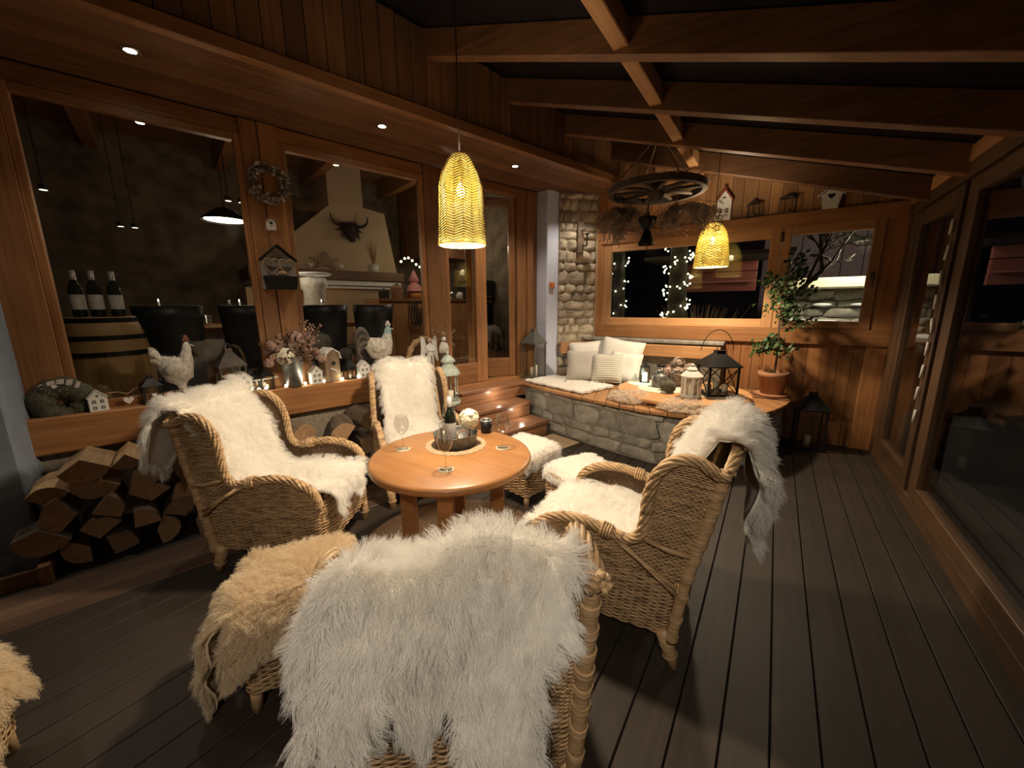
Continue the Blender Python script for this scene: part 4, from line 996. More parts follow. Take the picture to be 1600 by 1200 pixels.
for sx in (-1, 1):
    for sy in (-1, 1): m.tube([(sx*.03, sy*.03, 0), (sx*.03, sy*.03, .125)], .0025, 4)
for z in (0.003, .125): m.tube([(-.03, -.03, z), (.03, -.03, z), (.03, .03, z), (-.03, .03, z)], .0025, 4, closed=True)
m.tube([(-.02, 0, .125), (-.015, 0, .165), (.015, 0, .165), (.02, 0, .125)], .002, 4); m.build('frame', 'iron_white', t)
MB().box((0, 0, .062), (.056, .056, .118)).build('pane', 'lantern_glass', t); MB().lathe([(.0005, .004), (.018, .004), (.018, .06), (.0005, .062)], 12).build('candle', 'candle', t, True)
def wineglass(loc, label, s=1.0):
    t = thing('wine_glass', label, 'wine glass', loc, 0, 'wine glasses on the round table')
    MB().lathe([(0.004, 0.094), (0.012, 0.098), (0.030, 0.115), (0.0415, 0.145), (0.0425, 0.165), (0.0375, 0.195), (0.033, 0.213)], 24).build('bowl', 'wine_glass', t, True)
    MB().lathe([(0.0035, 0.0045), (0.0030, 0.03), (0.0030, 0.08), (0.005, 0.095)], 10).build('stem', 'wine_glass', t, True)
    MB().lathe([(0.0005, 0.008), (0.006, 0.007), (0.035, 0.0035), (0.036, 0.002), (0.0005, 0.0025)], 24).build('foot', 'wine_glass', t, True)
    t.scale = (s, s, s)
    c = MB().lathe([(0.0005, 0), (0.043, 0), (0.044, 0.0025), (0.0005, 0.003)], 24).build('felt_coaster', 'doily_white', None, True, loc=(loc[0], loc[1], TZ)); tag(c, 'pale felt coaster under the '+{'on': 'wine glass on the '+label.split(' ')[5], 'nearest': 'wine glass nearest the viewer', 'behind': 'wine glass behind the glass lantern'}[label.split(' ')[3]], 'coaster', 'felt coasters')
    return t
for (x, y), lab in (((-1.815, 1.50), 'empty wine glass on the left of the round table'), ((-1.385, 1.42), 'empty wine glass nearest the viewer before the metal tray'), ((-1.315, 1.85), 'empty wine glass on the right of the round table by the step light'), ((-1.76, 1.86), 'empty wine glass behind the glass lantern, before the back armchair')):
    wineglass((x, y, TZ+0.003), lab, 1.0)
t = thing('dark_candle_pot', 'dark cylindrical candle pot with pale rim at the far table edge', 'candle pot', (-1.585, 2.035, TZ))
MB().lathe([(0.0005, 0), (0.037, 0), (0.040, 0.085), (0.033, 0.085), (0.031, 0.05), (0.0005, 0.045)], 24).build('pot', 'black_metal', t, True)
MB().lathe([(0.033, 0.085), (0.0335, 0.092), (0.040, 0.092), (0.0405, 0.084)], 24).build('rim', 'zinc', t, True)

# ================================================================== PENDANT LAMPS
def pendant(name, label, x, y, zt, zb, r_top, r_mid, r_bot, nst, rows, strand, ztopcord, tight, herring):
    t = thing(name, label, 'pendant lamp', (x, y, zb), 0, 'woven pendant lamps')
    h = zt-zb
    prof = np.array([(0, r_bot), (.05, r_bot*.995), (.35, r_bot*.93), (.66, r_mid), (.80, r_mid*.86), (.92, r_mid*.62), (1.0, r_top)])
    def P(U, V): 
        r = np.interp(V, prof[:, 0], prof[:, 1]); a = 2*PI*U
        return np.stack([r*np.cos(a), r*np.sin(a), h*V], -1)
    nrow = rows
    if herring:      # split strands laid in a zigzag between the stakes
        Vs, Qs, k = [], [], 0; u = np.linspace(0, 1, nst*2+1)[:-1]
        Vv, Qq = [], []
        for j in range(nrow):
            for s in range(nst):
                sl = (1 if s % 2 else -1)*0.30/nrow
                ua = np.array([s/nst, (s+.5)/nst, (s+1)/nst]); va = np.clip((j+.5)/nrow+np.array([-sl, 0, sl])*2.3, 0.002, .998)
                p = P(ua, va); tdir = np.array([0, 0, 1.0]); n_ = p.copy(); n_[:, 2] = 0; n_ /= np.linalg.norm(n_, axis=1, keepdims=True)
                hh = h/nrow*strand
                ring = np.stack([p+tdir*hh, p+n_*.0035, p-tdir*hh, p-n_*.0025], 1).reshape(-1, 3); b = len(Vv)*12
                Vv.append(ring)
                for i in range(2):
                    for q in range(4): Qq.append((b+i*4+q, b+i*4+(q+1) % 4, b+(i+1)*4+(q+1) % 4, b+(i+1)*4+q))
        a = (np.concatenate(Vv), np.array(Qq))
        Vb, Qb = a[0].copy().reshape(-1, 3, 4, 3), a[1]
        mid = Vb.mean(2, keepdims=True); Vb = mid+(Vb-mid)*np.array([1, 1, .36])
        rad_ = mid.copy(); rad_[..., 2] = 0; rad_ /= np.linalg.norm(rad_, axis=-1, keepdims=True)
        Vb = Vb+rad_*.004+np.array([0, 0, h/nrow*.5])
        link('binding_and_edge_shadow', npmesh('binding_and_edge_shadow', Vb.reshape(-1, 3), Qb, 'wicker_back'), t)  # dark cords added to paint the shaded edges between strands
    else: a = weave(P, nst, nrow, strand, 4, 3, amp=0.006, wide=1.1, closed=True)
    link('shade', npmesh('shade', *a, 'straw'), t)
    m = MB()
    for s in range(nst):
        a_ = 2*PI*s/nst; m.tube([(np.interp(v, prof[:, 0], prof[:, 1])*math.cos(a_), np.interp(v, prof[:, 0], prof[:, 1])*math.sin(a_), h*v) for v in (0, .2, .5, .66, .8, .92, 1)], .0022, 4)
    for v, rr in ((0.0, r_bot), (1.0, r_top)): m.tube([(rr*math.cos(q), rr*math.sin(q), h*v) for q in np.linspace(0, 2*PI, 40, endpoint=False)], .004, 5, closed=True)
    m.build('stakes', 'straw', t)
    MB().lathe([(0.0005, h), (r_top*.5, h), (r_top*.5, h-.05), (.018, h-.06), (.018, h-.10), (.0005, h-.10)], 14).build('socket', 'black', t, True)
    MB().lathe([(0.0005, 0.0), (0.014, 0.004), (0.022, 0.02), (0.018, 0.045), (0.010, 0.07), (0.0005, 0.072)], 14).build('bulb', 'bulb', t, True, loc=(0, 0, h-.20))
    m = MB(); m.tube([(0, 0, h), (0, 0, ztopcord-zb)], .0035, 6); m.build('cable', 'cable', t)
    MB().lathe([(.0005, 0), (.05, 0), (.045, -.025), (.0005, -.03)], 16, (0, 0, ztopcord-zb)).build('ceiling_rose', 'black', t, True)
    return t
pendant('pendant_lamp', 'large herringbone woven straw pendant lamp glowing above the round table', -1.46, 1.70, 2.305, 1.865, 0.045, 0.112, 0.126, 16, 34, 0.36, zroof(-1.46)-0.01, False, True)
pendant('pendant_lamp', 'smaller woven straw pendant lamp glowing above the bench by the window', -0.60, 4.50, 2.315, 1.905, 0.05, 0.125, 0.155, 34, 34, 0.0058, zroof(-0.60)-0.01, True, False)

# ================================================================== CART WHEEL, BELL, DRIED BUNCHES
WX, WY, WZ = -1.10, 4.2, 2.63
t = thing('cart_wheel', 'old wooden cart wheel hanging flat from ropes below the rafters', 'wheel', (WX, WY, WZ), 0.2)
m = MB(); M_ = []
m.lathe([(0.41, -.03), (0.455, -.03), (0.455, .03), (0.41, .03), (0.41, -.03)], 40); m.build('felloe', 'old_wood', t)
MB().lathe([(0.0005, -.09), (.05, -.09), (.075, -.04), (.075, .04), (.05, .09), (.0005, .09)], 18).build('hub', 'old_wood', t, True)
for i in range(10):
    a = 2*PI*i/10; MB().tube([(.07*math.cos(a), .07*math.sin(a), 0), (.42*math.cos(a), .42*math.sin(a), 0)], [.02, .016], 7).build('spoke', 'old_wood', t, True)
for i in range(4):
    a = 2*PI*i/4+.5; MB().tube([(.43*math.cos(a), .43*math.sin(a), .03), (0.0, 0.0, 0.50)], .006, 5).build('rope', 'rope', t)
MB().tube([(0, 0, .50), (0, 0, zroof(WX)-WZ-.02)], .008, 5).build('rope', 'rope', t)
m = MB()
for i in range(40): a = random.uniform(0, 6.28); r = random.uniform(.36, .48); z = .03; m.tube([(r*math.cos(a), r*math.sin(a), z), (r*math.cos(a)+random.uniform(-.12, .12), r*math.sin(a)+random.uniform(-.12, .12), z+random.uniform(0, .06))], [.006, .002], 4)
m.build('twig_wrap', 'twig', t)
t = thing('iron_bell', 'dark iron bell with bowl shaped top hanging under the cart wheel', 'bell', (-1.17, 4.2, 2.13), 0.5)
MB().lathe([(.078, 0.0), (.082, .012), (.060, .06), (.040, .12), (.034, .15), (.05, .165), (.075, .20), (.088, .25), (.088, .262), (.0005, .262)], 26).build('body', 'black_metal', t, True)
MB().tube([(0, 0, .26), (0, 0, .42)], .01, 6).build('rope', 'rope', t); MB().tube([(0, 0, .02), (0.01, 0, -.045)], [.008, .004], 5).build('clapper', 'rope', t)
def bunch(label, loc, top, R, n, seed, tilt):
    t = thing('dried_bunch', label, 'dried flowers', loc, 0, 'dried bunches under the cart wheel'); r = random.Random(seed); m = MB()
    cl = [(r.uniform(0, 6.28), r.uniform(.35, 1.25), r.uniform(.5, 1.25)) for _ in range(9)]
    for i in range(n):
        ca_, cb_, cz_ = r.choice(cl); a = ca_+r.gauss(0, .45); b = cb_*r.uniform(.55, 1.1); d = Vector((math.cos(a)*b*R, math.sin(a)*b*R*.8, -r.uniform(.04, .24)*cz_))+Vector((tilt*r.uniform(.3, 1), 0, 0))
        mid = d*.5+Vector((0, 0, .05)); m.tube([(0, 0, 0), mid, d], [.003, .0025, .002], 3)
        for k in range(3): q = d+Vector((r.gauss(0, .02), r.gauss(0, .02), r.gauss(0, .02))); m.tube([d, q], [.003, .0015], 3); m.ball(q, .007, 4, 3)
    stuff(m.build('stems', 'dry_flower', t)); MB().tube([(0, 0, -.01), (0, 0, top-loc[2])], .004, 4).build('string', 'rope', t)
    m = MB(); m.ball((0, 0, 0), .022, 8, 5); m.build('knot', 'rope', t)
bunch('loose bunch of dried flowers hanging under the left of the cart wheel', (-1.42, 4.25, 2.50), 2.60, .24, 260, 1, 0.0)
bunch('wide bunch of dried flowers hanging right of the iron bell', (-0.92, 4.30, 2.47), 2.60, .26, 300, 2, .10)
bunch('small dried bunch tied beside the corner post', (-1.62, 4.45, 2.46), 2.62, .12, 110, 3, 0)
bpy.data.objects['dried_bunch.002'].name = 'dried_bunch.002'
# ================================================================== LANTERNS, HOUSES AND OTHER BUILDERS
def lantern(name, label, loc, w_, h, mat, rz=0.0, cat='lantern', cross=False, candles=1, roof=0.28, glass=True, lit=None, group=None, post=.05):
    t = thing(name, label, cat, loc, rz, group); b = w_/2; hb = h*(1-roof); p = w_*post+.003
    MB().box((0, 0, h*.02), (w_*1.06, w_*1.06, h*.04)).build('base', mat, t, bevel=.002)
    for sx in (-1, 1):
        for sy in (-1, 1): MB().box((sx*(b-p/2), sy*(b-p/2), h*.04+(hb-h*.04)/2), (p, p, hb-h*.04)).build('post', mat, t)
    m = MB(); m.box((0, 0, hb), (w_*1.08, w_*1.08, h*.02)); m.add([(-b*1.12, -b*1.12, hb+h*.01), (b*1.12, -b*1.12, hb+h*.01), (b*1.12, b*1.12, hb+h*.01), (-b*1.12, b*1.12, hb+h*.01)]+[(sx*b*.3, sy*b*.3, hb+h*roof*.62) for sx, sy in ((-1, -1), (1, -1), (1, 1), (-1, 1))], [(3, 2, 1, 0), (4, 5, 6, 7), (0, 1, 5, 4), (1, 2, 6, 5), (2, 3, 7, 6), (3, 0, 4, 7)])
    m.box((0, 0, hb+h*roof*.70), (b*.55, b*.55, h*roof*.16)); m.build('roof', mat, t)
    MB().tube([(h*.055*math.cos(a), 0, h-h*.055+h*.055*math.sin(a)) for a in np.linspace(0, 2*PI, 16, endpoint=False)], max(.002, w_*.012), 5, closed=True).build('ring', mat, t)
    if cross:
        for k in range(4):
            M_ = Matrix.Rotation(k*PI/2, 3, 'Z'); m = MB()
            for s in (-1, 1): m.tube([M_ @ Vector((s*b*.9, -b+.002, h*.06)), M_ @ Vector((-s*b*.9, -b+.002, hb-h*.03))], w_*.02, 4)
            m.build('cross_bar', mat, t)
    if glass: MB().box((0, 0, h*.04+(hb-h*.04)/2), (w_*.93, w_*.93, hb-h*.05)).build('pane', 'lantern_glass', t)
    for k in range(candles):
        x = (k-(candles-1)/2)*w_*.28; MB().lathe([(.0005, 0), (w_*.11, 0), (w_*.11, h*.16*(1+.3*(k % 2))), (.0005, h*.165*(1+.3*(k % 2)))], 12, (x, 0, h*.04)).build('candle', 'candle', t, True)
    if lit: MB().lathe([(.0005, 0), (w_*.26, 0), (w_*.26, h*.42), (.0005, h*.42)], 14, (0, 0, h*.06)).build('glow', lit, t, True)
    return t
def house(name, label, loc, w_, d_, h, rz=0.0, wall='white_paint', roof='white_wood', cols=2, rows=2, heart=True, group=None, cat='house figurine', roofover=1.15):
    t = thing(name, label, cat, loc, rz, group); e = h*.64
    MB().prism([(-w_/2, 0), (w_/2, 0), (w_/2, e), (0, h*.97), (-w_/2, e)], -d_/2, d_/2, 'xz').build('wall', wall, t, bevel=.001)
    for s in (-1, 1):
        a = math.atan2(h*.97-e, w_/2); L = math.hypot(w_/2, h*.97-e)*roofover
        MB().box((0, 0, 0), (L, d_*1.2, h*.04)).build('roof_slab', roof, t, loc=(s*(w_/2-L/2*math.cos(a)+L*.06), 0, e+L/2*math.sin(a)-L*.05+h*.03), rot=(0, s*a, 0))
    for i in range(cols):
        for j in range(rows):
            x = (i-(cols-1)/2)*w_*.42; z = e*(.28+.46*j) if rows > 1 else e*.5
            m = MB(); ww, hh = w_*.22, e*.26
            m.prism([(x-ww/2, z-hh/2), (x+ww/2, z-hh/2), (x+ww/2, z+hh*.25), (x, z+hh*.55), (x-ww/2, z+hh*.25)], -d_/2-.0012, -d_/2+.001, 'xz'); f = m.build('window', 'dark_window', t)
            m = MB(); m.box((x, -d_/2-.0015, z), (w_*.02, .002, hh*1.05)); m.box((x, -d_/2-.0015, z-hh*.08), (ww, .002, w_*.02)); m.build('bar', wall, f)
    if heart: heartm(w_*.09, .002).build('heart', 'dark_window', t, loc=(0, -d_/2-.001, h*.74))
    return t
def heartm(s, th):
    pts = []
    for k in range(22):
        a = 2*PI*k/22; pts.append((s*1.0*math.sin(a)**3, s*(0.8125*math.cos(a)-.3125*math.cos(2*a)-.125*math.cos(3*a)-.0625*math.cos(4*a))))
    return MB().prism(pts, -th/2, th/2, 'xz')
HF = lambda c, s, z=0.85: HW(c, s, z)
FACE = HROT+PI/2                    # local -y of a figurine faces the terrace
# ================================================================== THE WINDOW SILL, LEFT TO RIGHT
def mossring(name, label, loc, R, r, rot, mat, cat='wreath', n=22, group=None):
    t = thing(name, label, cat, loc, 0, group); t.rotation_euler = rot; m = MB()
    m.tube([(R*math.cos(a), 0, R*math.sin(a)) for a in np.linspace(0, 2*PI, n, endpoint=False)], [r*random.uniform(.85, 1.15) for _ in range(n)], 9, closed=True); m.build('ring', mat, t, True)
    return t
t = mossring('moss_wreath', 'thick moss covered wreath lying at the left end of the sill', HF(-3.905, -0.60, 0.945), 0.10, 0.075, (0, 0, FACE+.1), 'moss'); 
m = MB()
for k in range(4):
    a = 0.7+k*.33; c = Vector((.115*math.cos(a), -.07, .115*math.sin(a)+.02)); d = Vector((math.cos(a+.9), -.5, math.sin(a+.9)))*.05; m.add([c, c+d*.5+Vector((.02, 0, .02)), c+d, c+d*.5-Vector((.02, 0, .015))], [(0, 1, 2, 3)])
m.build('ribbon', 'linen_white', t)
m = MB()
for k in range(5): petals(m, (random.uniform(-.1, .02), -.06, .10+random.uniform(-.02, .03)), .012, 6, .014)
m.build('flower', 'white_wood', t)
house('house_figurine', 'small white house figurine at the left end of the sill beside the moss wreath', HF(-3.845, -0.44), .072, .045, .112, FACE+.2, group='house figurines')
t = thing('heart_pendant', 'white wooden heart hanging from a willow arch on the sill', 'ornament', HF(-3.88, -0.29), FACE+.1)
m = MB(); m.tube([Vector(p) for p in spath([(-.14, 0, 0), (-.11, 0, .07), (-.04, 0, .085), (0, 0, .07), (.05, 0, .10), (.13, 0, .11)], 16)], .004, 5); m.build('willow_arch', 'rope', t); m = MB(); m.tube([(0, 0, .07), (0, -.005, .052)], .0015, 4); m.build('string', 'rope', t)
heartm(.022, .014).build('heart', 'white_paint', t, loc=(0, -.006, .034), bevel=.003)
lantern('black_lantern', 'squat black lantern with a small white heart left of the hen', HF(-3.87, -0.16), .085, .17, 'black_metal', FACE+.2, roof=.4, group='black lanterns on the sill')
heartm(.011, .004).build('heart', 'white_paint', bpy.data.objects['black_lantern'], loc=(0, -.046, .055))
def hen(name, label, loc, rz, s, body, tailm, headm, rooster=False, group=None):
    t = thing(name, label, 'hen figurine' if not rooster else 'rooster figurine', loc, rz, group); V = Vector
    ctr = [(-.155, .270), (-.125, .240), (-.065, .195), (0, .178), (.050, .200), (.078, .250), (.088, .300), (.094, .335), (.10, .358)]
    rad = [.016, .050, .085, .098, .088, .058, .038, .032, .010]
    def frame(i):
        a, b = ctr[max(0, i-1)], ctr[min(len(ctr)-1, i+1)]; d = V((b[0]-a[0], 0, b[1]-a[1])).normalized(); return V((-d.z, 0, d.x))
    S = [(V((c[0], 0, c[1]))*s, V((0, rad[i]*.82*s, 0)), frame(i)*rad[i]*s) for i, c in enumerate(ctr)]
    MB().loft(S[:7], 16).build('body', body, t, True); MB().loft(S[5:], 14).build('head', headm, t, True)
    MB().loft([(V((.005, 0, .12))*s, V((.055*s, 0, 0)), V((0, .05*s, 0))), (V((.01, 0, .07))*s, V((.03*s, 0, 0)), V((0, .03*s, 0))), (V((.01, 0, .04))*s, V((.012*s, 0, 0)), V((0, .012*s, 0)))], 12).build('belly', body, t, True)
    m = MB(); m.loft([((V((.118, 0, .338))*s), V((0, .010*s, 0)), V((0, 0, .010*s))), ((V((.155, 0, .332))*s), V((0, .002*s, 0)), V((0, 0, .002*s)))], 8); m.build('beak', 'iron_white', t, True)
    m = MB()
    for k, (x, z, l) in enumerate(((.075, .362, .022), (.088, .372, .032), (.102, .372, .034), (.116, .362, .024))): m.ball((x*s, 0, z*s+l*s*.3), l*s*.6, 8, 6, (.55, .35, 1))
    m.build('comb', 'comb_red' if not rooster else 'comb_white', t, True)
    m = MB(); m.ball((.118*s, 0, .308*s), .018*s, 8, 6, (.6, .4, 1)); m.build('wattle', 'comb_white', t, True)
    n = 9 if rooster else 6; m = MB()
    for k in range(n):
        if rooster: a = 2.0+k*.16; pts = [V((-.10, (k % 3-1)*.012, .21)), V((-.135, (k % 3-1)*.018, .30-.012*k)), V((-.185, (k % 3-1)*.02, .345-.018*k)), V((-.23, (k % 3-1)*.02, .315-.024*k)), V((-.25+.010*k, (k % 3-1)*.02, .25-.022*k))]
        else: pts = [V((-.10, (k % 3-1)*.02, .22)), V((-.15, (k % 3-1)*.03, .25+.010*k)), V((-.195, (k % 3-1)*.03, .255+.014*k))]
        P_ = spath([p*s for p in pts], 10); rr = [.012*s*(.9+1.1*math.sin(PI*min(1, f*1.02))*.9) for f in np.linspace(0.1, .98, 10)]; m.tube([V(p) for p in P_], rr, 6)
    m.build('tail', tailm, t, True)
    for sy in (-1, 1):
        m = MB(); m.tube([V((0, sy*.02, .08))*s, V((0.005, sy*.03, .0))*s], .006*s, 6); m.tube([V((0.045, sy*.03, .003))*s, V((-.01, sy*.03, .003))*s], .004*s, 5); m.build('leg', 'bronze', t)
        m = MB(); m.ball((-.03*s, sy*.070*s, .195*s), .065*s, 10, 8, (1.15, .28, .62)); m.build('wing', body, t, True)
    return t
hen('hen_figurine', 'white speckled hen figurine before the large left window', HF(-3.88, 0.01), HROT+PI/2, .86, 'hen_body', 'hen_body', 'hen_white')
lantern('metal_house_lantern', 'rusty brown house shaped metal lantern behind the sheepskin', HF(-3.90, 0.335), .135, .27, 'bronze', FACE+.15, roof=.45)
house('house_figurine', 'white house figurine with pitched roof rising above the left sheepskin', HF(-3.84, 0.385), .10, .07, .135, FACE+.5, group='house figurines')
lantern('black_lantern', 'black metal lantern just left of the wooden posts, above the sheepskin', HF(-3.86, 0.57), .075, .15, 'black_metal', FACE, roof=.4, candles=1, group='black lanterns on the sill')
lantern('black_lantern', 'second black lantern, in the shade left of the wooden posts', HF(-3.90, 0.46), .07, .145, 'black_metal', FACE+.3, roof=.4, group='black lanterns on the sill')
m = MB(); m.tube([HF(-3.87, 0.40, 0.93), HF(-3.87, 0.66, 0.945)], .008, 8); o = m.build('white_rail', 'iron_white'); tag(o, 'thin pale metal rail laid across the black lanterns', 'rail')
# zinc bucket with dried bouquet
t = thing('zinc_bucket', 'tall tapered zinc bucket holding a dried flower bouquet', 'bucket', HF(-3.845, 0.775), 0)
MB().lathe([(.0005, 0), (.050, 0), (.072, .20), (.076, .203), (.076, .207), (.070, .205), (.048, .006), (.0005, .006)], 26).build('pail', 'zinc', t, True)
t = thing('dried_bouquet', 'bouquet of dried hydrangeas and pink blossoms in the zinc bucket', 'bouquet', HF(-3.845, 0.775, 1.04), 0); r = random.Random(5)
m = MB()
for i in range(90):
    a = r.uniform(0, 6.28); b = r.uniform(.02, .17); z = r.uniform(.03, .22)-b*.45; m.tube([(0, 0, -.05), (b*.5*math.cos(a), b*.5*math.sin(a), z*.6+.02), (b*math.cos(a), b*math.sin(a), z)], [.002, .0018, .0014], 3)
stuff(m.build('stems', 'twig', t))
m = MB()
for i in range(170):
    a = r.uniform(0, 6.28); b = r.uniform(.02, .17); z = r.uniform(.04, .17)-b*.35; p = Vector((b*math.cos(a), b*math.sin(a), z)); d = Vector((r.gauss(0, 1), r.gauss(0, 1), r.gauss(.5, 1))).normalized(); u_ = d.orthogonal()*.024*r.uniform(.6, 1.3); w_ = d.cross(u_); m.add([p-u_, p-w_*.5, p+u_, p+w_*.5], [(0, 1, 2, 3)])
stuff(m.build('leaves', 'mauve_leaf', t))
for c, R_, mt in (((.07, -.07, .03), .048, 'petal'), ((.02, .03, .13), .042, 'dry_pink'), ((.05, -.13, .10), .022, 'dry_pink'), ((.09, .06, .07), .025, 'dry_pink'), ((.04, -.02, .06), .045, 'dry_flower'), ((-.02, .08, .09), .045, 'mauve_leaf'), ((.06, -.16, .0), .02, 'dry_pink'), ((.08, .15, -.01), .018, 'dry_pink'), ((.07, .12, .04), .02, 'dry_pink')):
    m = MB(); petals(m, c, R_, int(90*R_/.045)+14, .013); m.build('flower_head', mt, t)
m = MB()
for i in range(40):
    a = r.uniform(0, 3.1); p = Vector((.05*math.cos(a), .12+r.uniform(-.04, .07), .14+r.uniform(-.05, .10))); m.ball(p, .006, 5, 4); m.tube([(0, .03, .02), p], .001, 3)
m.build('blossom_sprig', 'dry_pink', t)
house('house_figurine', 'white house figurine between the zinc bucket and the birdhouse', HF(-3.845, 0.955), .078, .05, .125, FACE+.15, group='house figurines')
t = thing('wooden_birdhouse', 'weathered grey wooden birdhouse with round hole on the sill', 'birdhouse', HF(-3.87, 1.09), FACE+.25)
MB().prism([(-.055, 0), (.055, 0), (.055, .17), (.04, .215), (0, .235), (-.04, .215), (-.055, .17)], -.05, .05, 'xz').build('body', 'rustic', t, bevel=.003)
m = MB(); m.prism([(-.066, .165), (-.052, .215), (0, .25), (.052, .215), (.066, .165), (.060, .165), (.047, .208), (0, .24), (-.047, .208), (-.060, .165)], -.062, .062, 'xz'); m.build('roof', 'white_wood', t)
MB().lathe([(.0005, 0), (.016, 0)], 14, M=Matrix.Rotation(PI/2, 3, 'X')).build('hole', 'black', t, loc=(0.005, -.0515, .135)); MB().tube([(-.02, -.05, .10), (0, -.085, .085), (.04, -.09, .045)], .006, 6).build('perch', 'white_wood', t)
lantern('black_lantern', 'round shouldered black lantern between birdhouse and white house', HF(-3.865, 1.27), .072, .165, 'black_metal', FACE+.1, roof=.45, group='black lanterns on the sill')
house('house_figurine', 'white house figurine beside the left wing of the back armchair', HF(-3.855, 1.40), .08, .055, .13, FACE+.1, group='house figurines')
house('red_house_figurine', 'small dark red house figurine half hidden behind the back armchair', HF(-3.93, 1.68), .07, .05, .13, FACE+.1, 'comb_red', 'red_roof')
hen('rooster_figurine', 'white rooster figurine with teal neck above the back armchair', HF(-3.93, 1.62), HROT+PI/2, .92, 'hen_body', 'hen_dark', 'teal_paint', True)
MB().box((0, 0, 0), (.16, .10, .035)).build('stone_base', 'rustic', bpy.data.objects['rooster_figurine'], loc=(0, 0, .0), bevel=.006)
bpy.data.objects['rooster_figurine'].location.z += 0.02
t = thing('straw_arch', 'bent straw half wreath leaning behind the angel figurine', 'wreath', HF(-3.93, 2.05), FACE)
m = MB(); m.tube([Vector(p) for p in spath([(-.10, 0, 0), (-.09, 0, .10), (-.045, 0, .20), (.04, .0, .245), (.10, 0, .24)], 18)], [.022+.006*math.sin(k*2.1) for k in range(18)], 9); m.build('straw', 'dry_grass', t, True)
m = MB()
for k in range(60): f = random.random(); q = spath([(-.10, 0, 0), (-.09, 0, .10), (-.045, 0, .20), (.04, .0, .245), (.10, 0, .24)], 30)[int(f*29)]; d = Vector((random.uniform(-1, 1), random.uniform(-1, 1), random.uniform(-1, 1)))*.035; m.tube([Vector(q), Vector(q)+d], [.003, .001], 3)
m.build('fringe', 'dry_grass', t)
t = thing('angel_figurine', 'slender white angel figurine with folded wings on the sill', 'angel figurine', HF(-3.88, 2.17), FACE)
MB().loft([((0, 0, z), Vector((w_, 0, 0)), Vector((0, d_, 0))) for z, w_, d_ in ((0, .034, .022), (.09, .030, .020), (.15, .024, .017), (.19, .030, .018), (.205, .014, .012), (.215, .010, .010))], 14).build('gown', 'white_paint', t, True)
MB().ball((0, 0, .232), .019, 12, 8, (1, 1, 1.15)).build('head', 'dry_pink', t, True)
for s in (-1, 1):
    m = MB(); m.prism([(s*.012, .12), (s*.03, .225), (s*.05, .262), (s*.068, .265), (s*.078, .24), (s*.074, .18), (s*.084, .07), (s*.078, .045), (s*.06, .075), (s*.035, .13)], .010, .020, 'xz'); m.build('wing', 'white_paint', t, bevel=.003)
    MB().tube([(s*.026, 0, .19), (s*.030, -.02, .155), (0, -.028, .15)], .008, 7).build('arm', 'white_paint', t, True)
m = MB(); m.prism([(-.006, 0), (-.003, .11), (.003, .11), (.006, 0)], -.0235, -.02, 'xz'); m.build('gown_slit', 'dark_window', t)
t = thing('twig_figure', 'tall bark figure holding dry twigs, wrapped with a pale scarf', 'figure', HF(-3.86, 2.335), FACE)
MB().tube([(0, 0, 0), (0, 0, .12), (.004, 0, .22)], [.034, .032, .028], 12).build('log_body', 'bark', t, True)
MB().loft([((0, -.004, z), Vector((w_, 0, 0)), Vector((0, d_, 0))) for z, w_, d_ in ((.12, .048, .036), (.17, .040, .034), (.225, .018, .018), (.25, .014, .014))], 10).build('scarf', 'linen_white', t, True)
MB().ball((0, 0, .265), .024, 10, 8).build('head', 'rope', t, True)
m = MB()
for k in range(30):
    a = random.uniform(-1.0, 1.5); l = random.uniform(.07, .17); s = -1 if k < 18 else 1; p0 = Vector((s*.02, 0, .22)); d = Vector((s*abs(math.sin(a))*.8 if k < 18 else random.uniform(-.3, .4), random.uniform(-.3, .3), abs(math.cos(a)))).normalized()*l
    m.tube([p0, p0+d*.6, p0+d], [.0025, .002, .0015], 3); m.ball(p0+d, .006, 5, 4, (.7, .7, 1.6))
m.build('twigs', 'dry_grass', t)
# sage green lantern on a stand
t = thing('garden_lantern', 'tall sage green round garden lantern on a stand beside the steps', 'lantern', HW(-3.32, 2.05, 0)); 
MB().lathe([(.0005, 0), (.09, 0), (.09, .015), (.03, .03), (.022, .10), (.022, .50), (.05, .54), (.0005, .54)], 18).build('stand', 'black_metal', t, True)
MB().lathe([(.0005, .54), (.10, .55), (.112, .575), (.112, .60), (.10, .60), (.10, .585), (.0005, .575)], 26).build('bowl', 'sage', t, True)
MB().lathe([(.082, .60), (.082, .86)], 24).build('glass', 'lantern_glass', t, True)
for k in range(6): a = k*PI/3; MB().tube([(.088*math.cos(a), .088*math.sin(a), .60), (.088*math.cos(a), .088*math.sin(a), .87)], .005, 6).build('bar', 'sage', t)
m = MB()
def roofring(U, V): pass
prof = [(.118, .865), (.122, .875), (.085, .935), (.055, .955), (.050, .985), (.078, .995), (.060, 1.025), (.028, 1.055), (.010, 1.065), (.014, 1.08), (.010, 1.095), (.0005, 1.10)]
m.lathe(prof, 28); m.build('roof', 'sage', t, True)
MB().lathe([(.0005, .585), (.045, .585), (.045, .70), (.0005, .70)], 16).build('candle', 'candle', t, True); MB().tube([(.085, 0, .66), (.14, .02, .66), (.16, .02, .668)], .006, 6).build('tap_perch', 'black_metal', t)
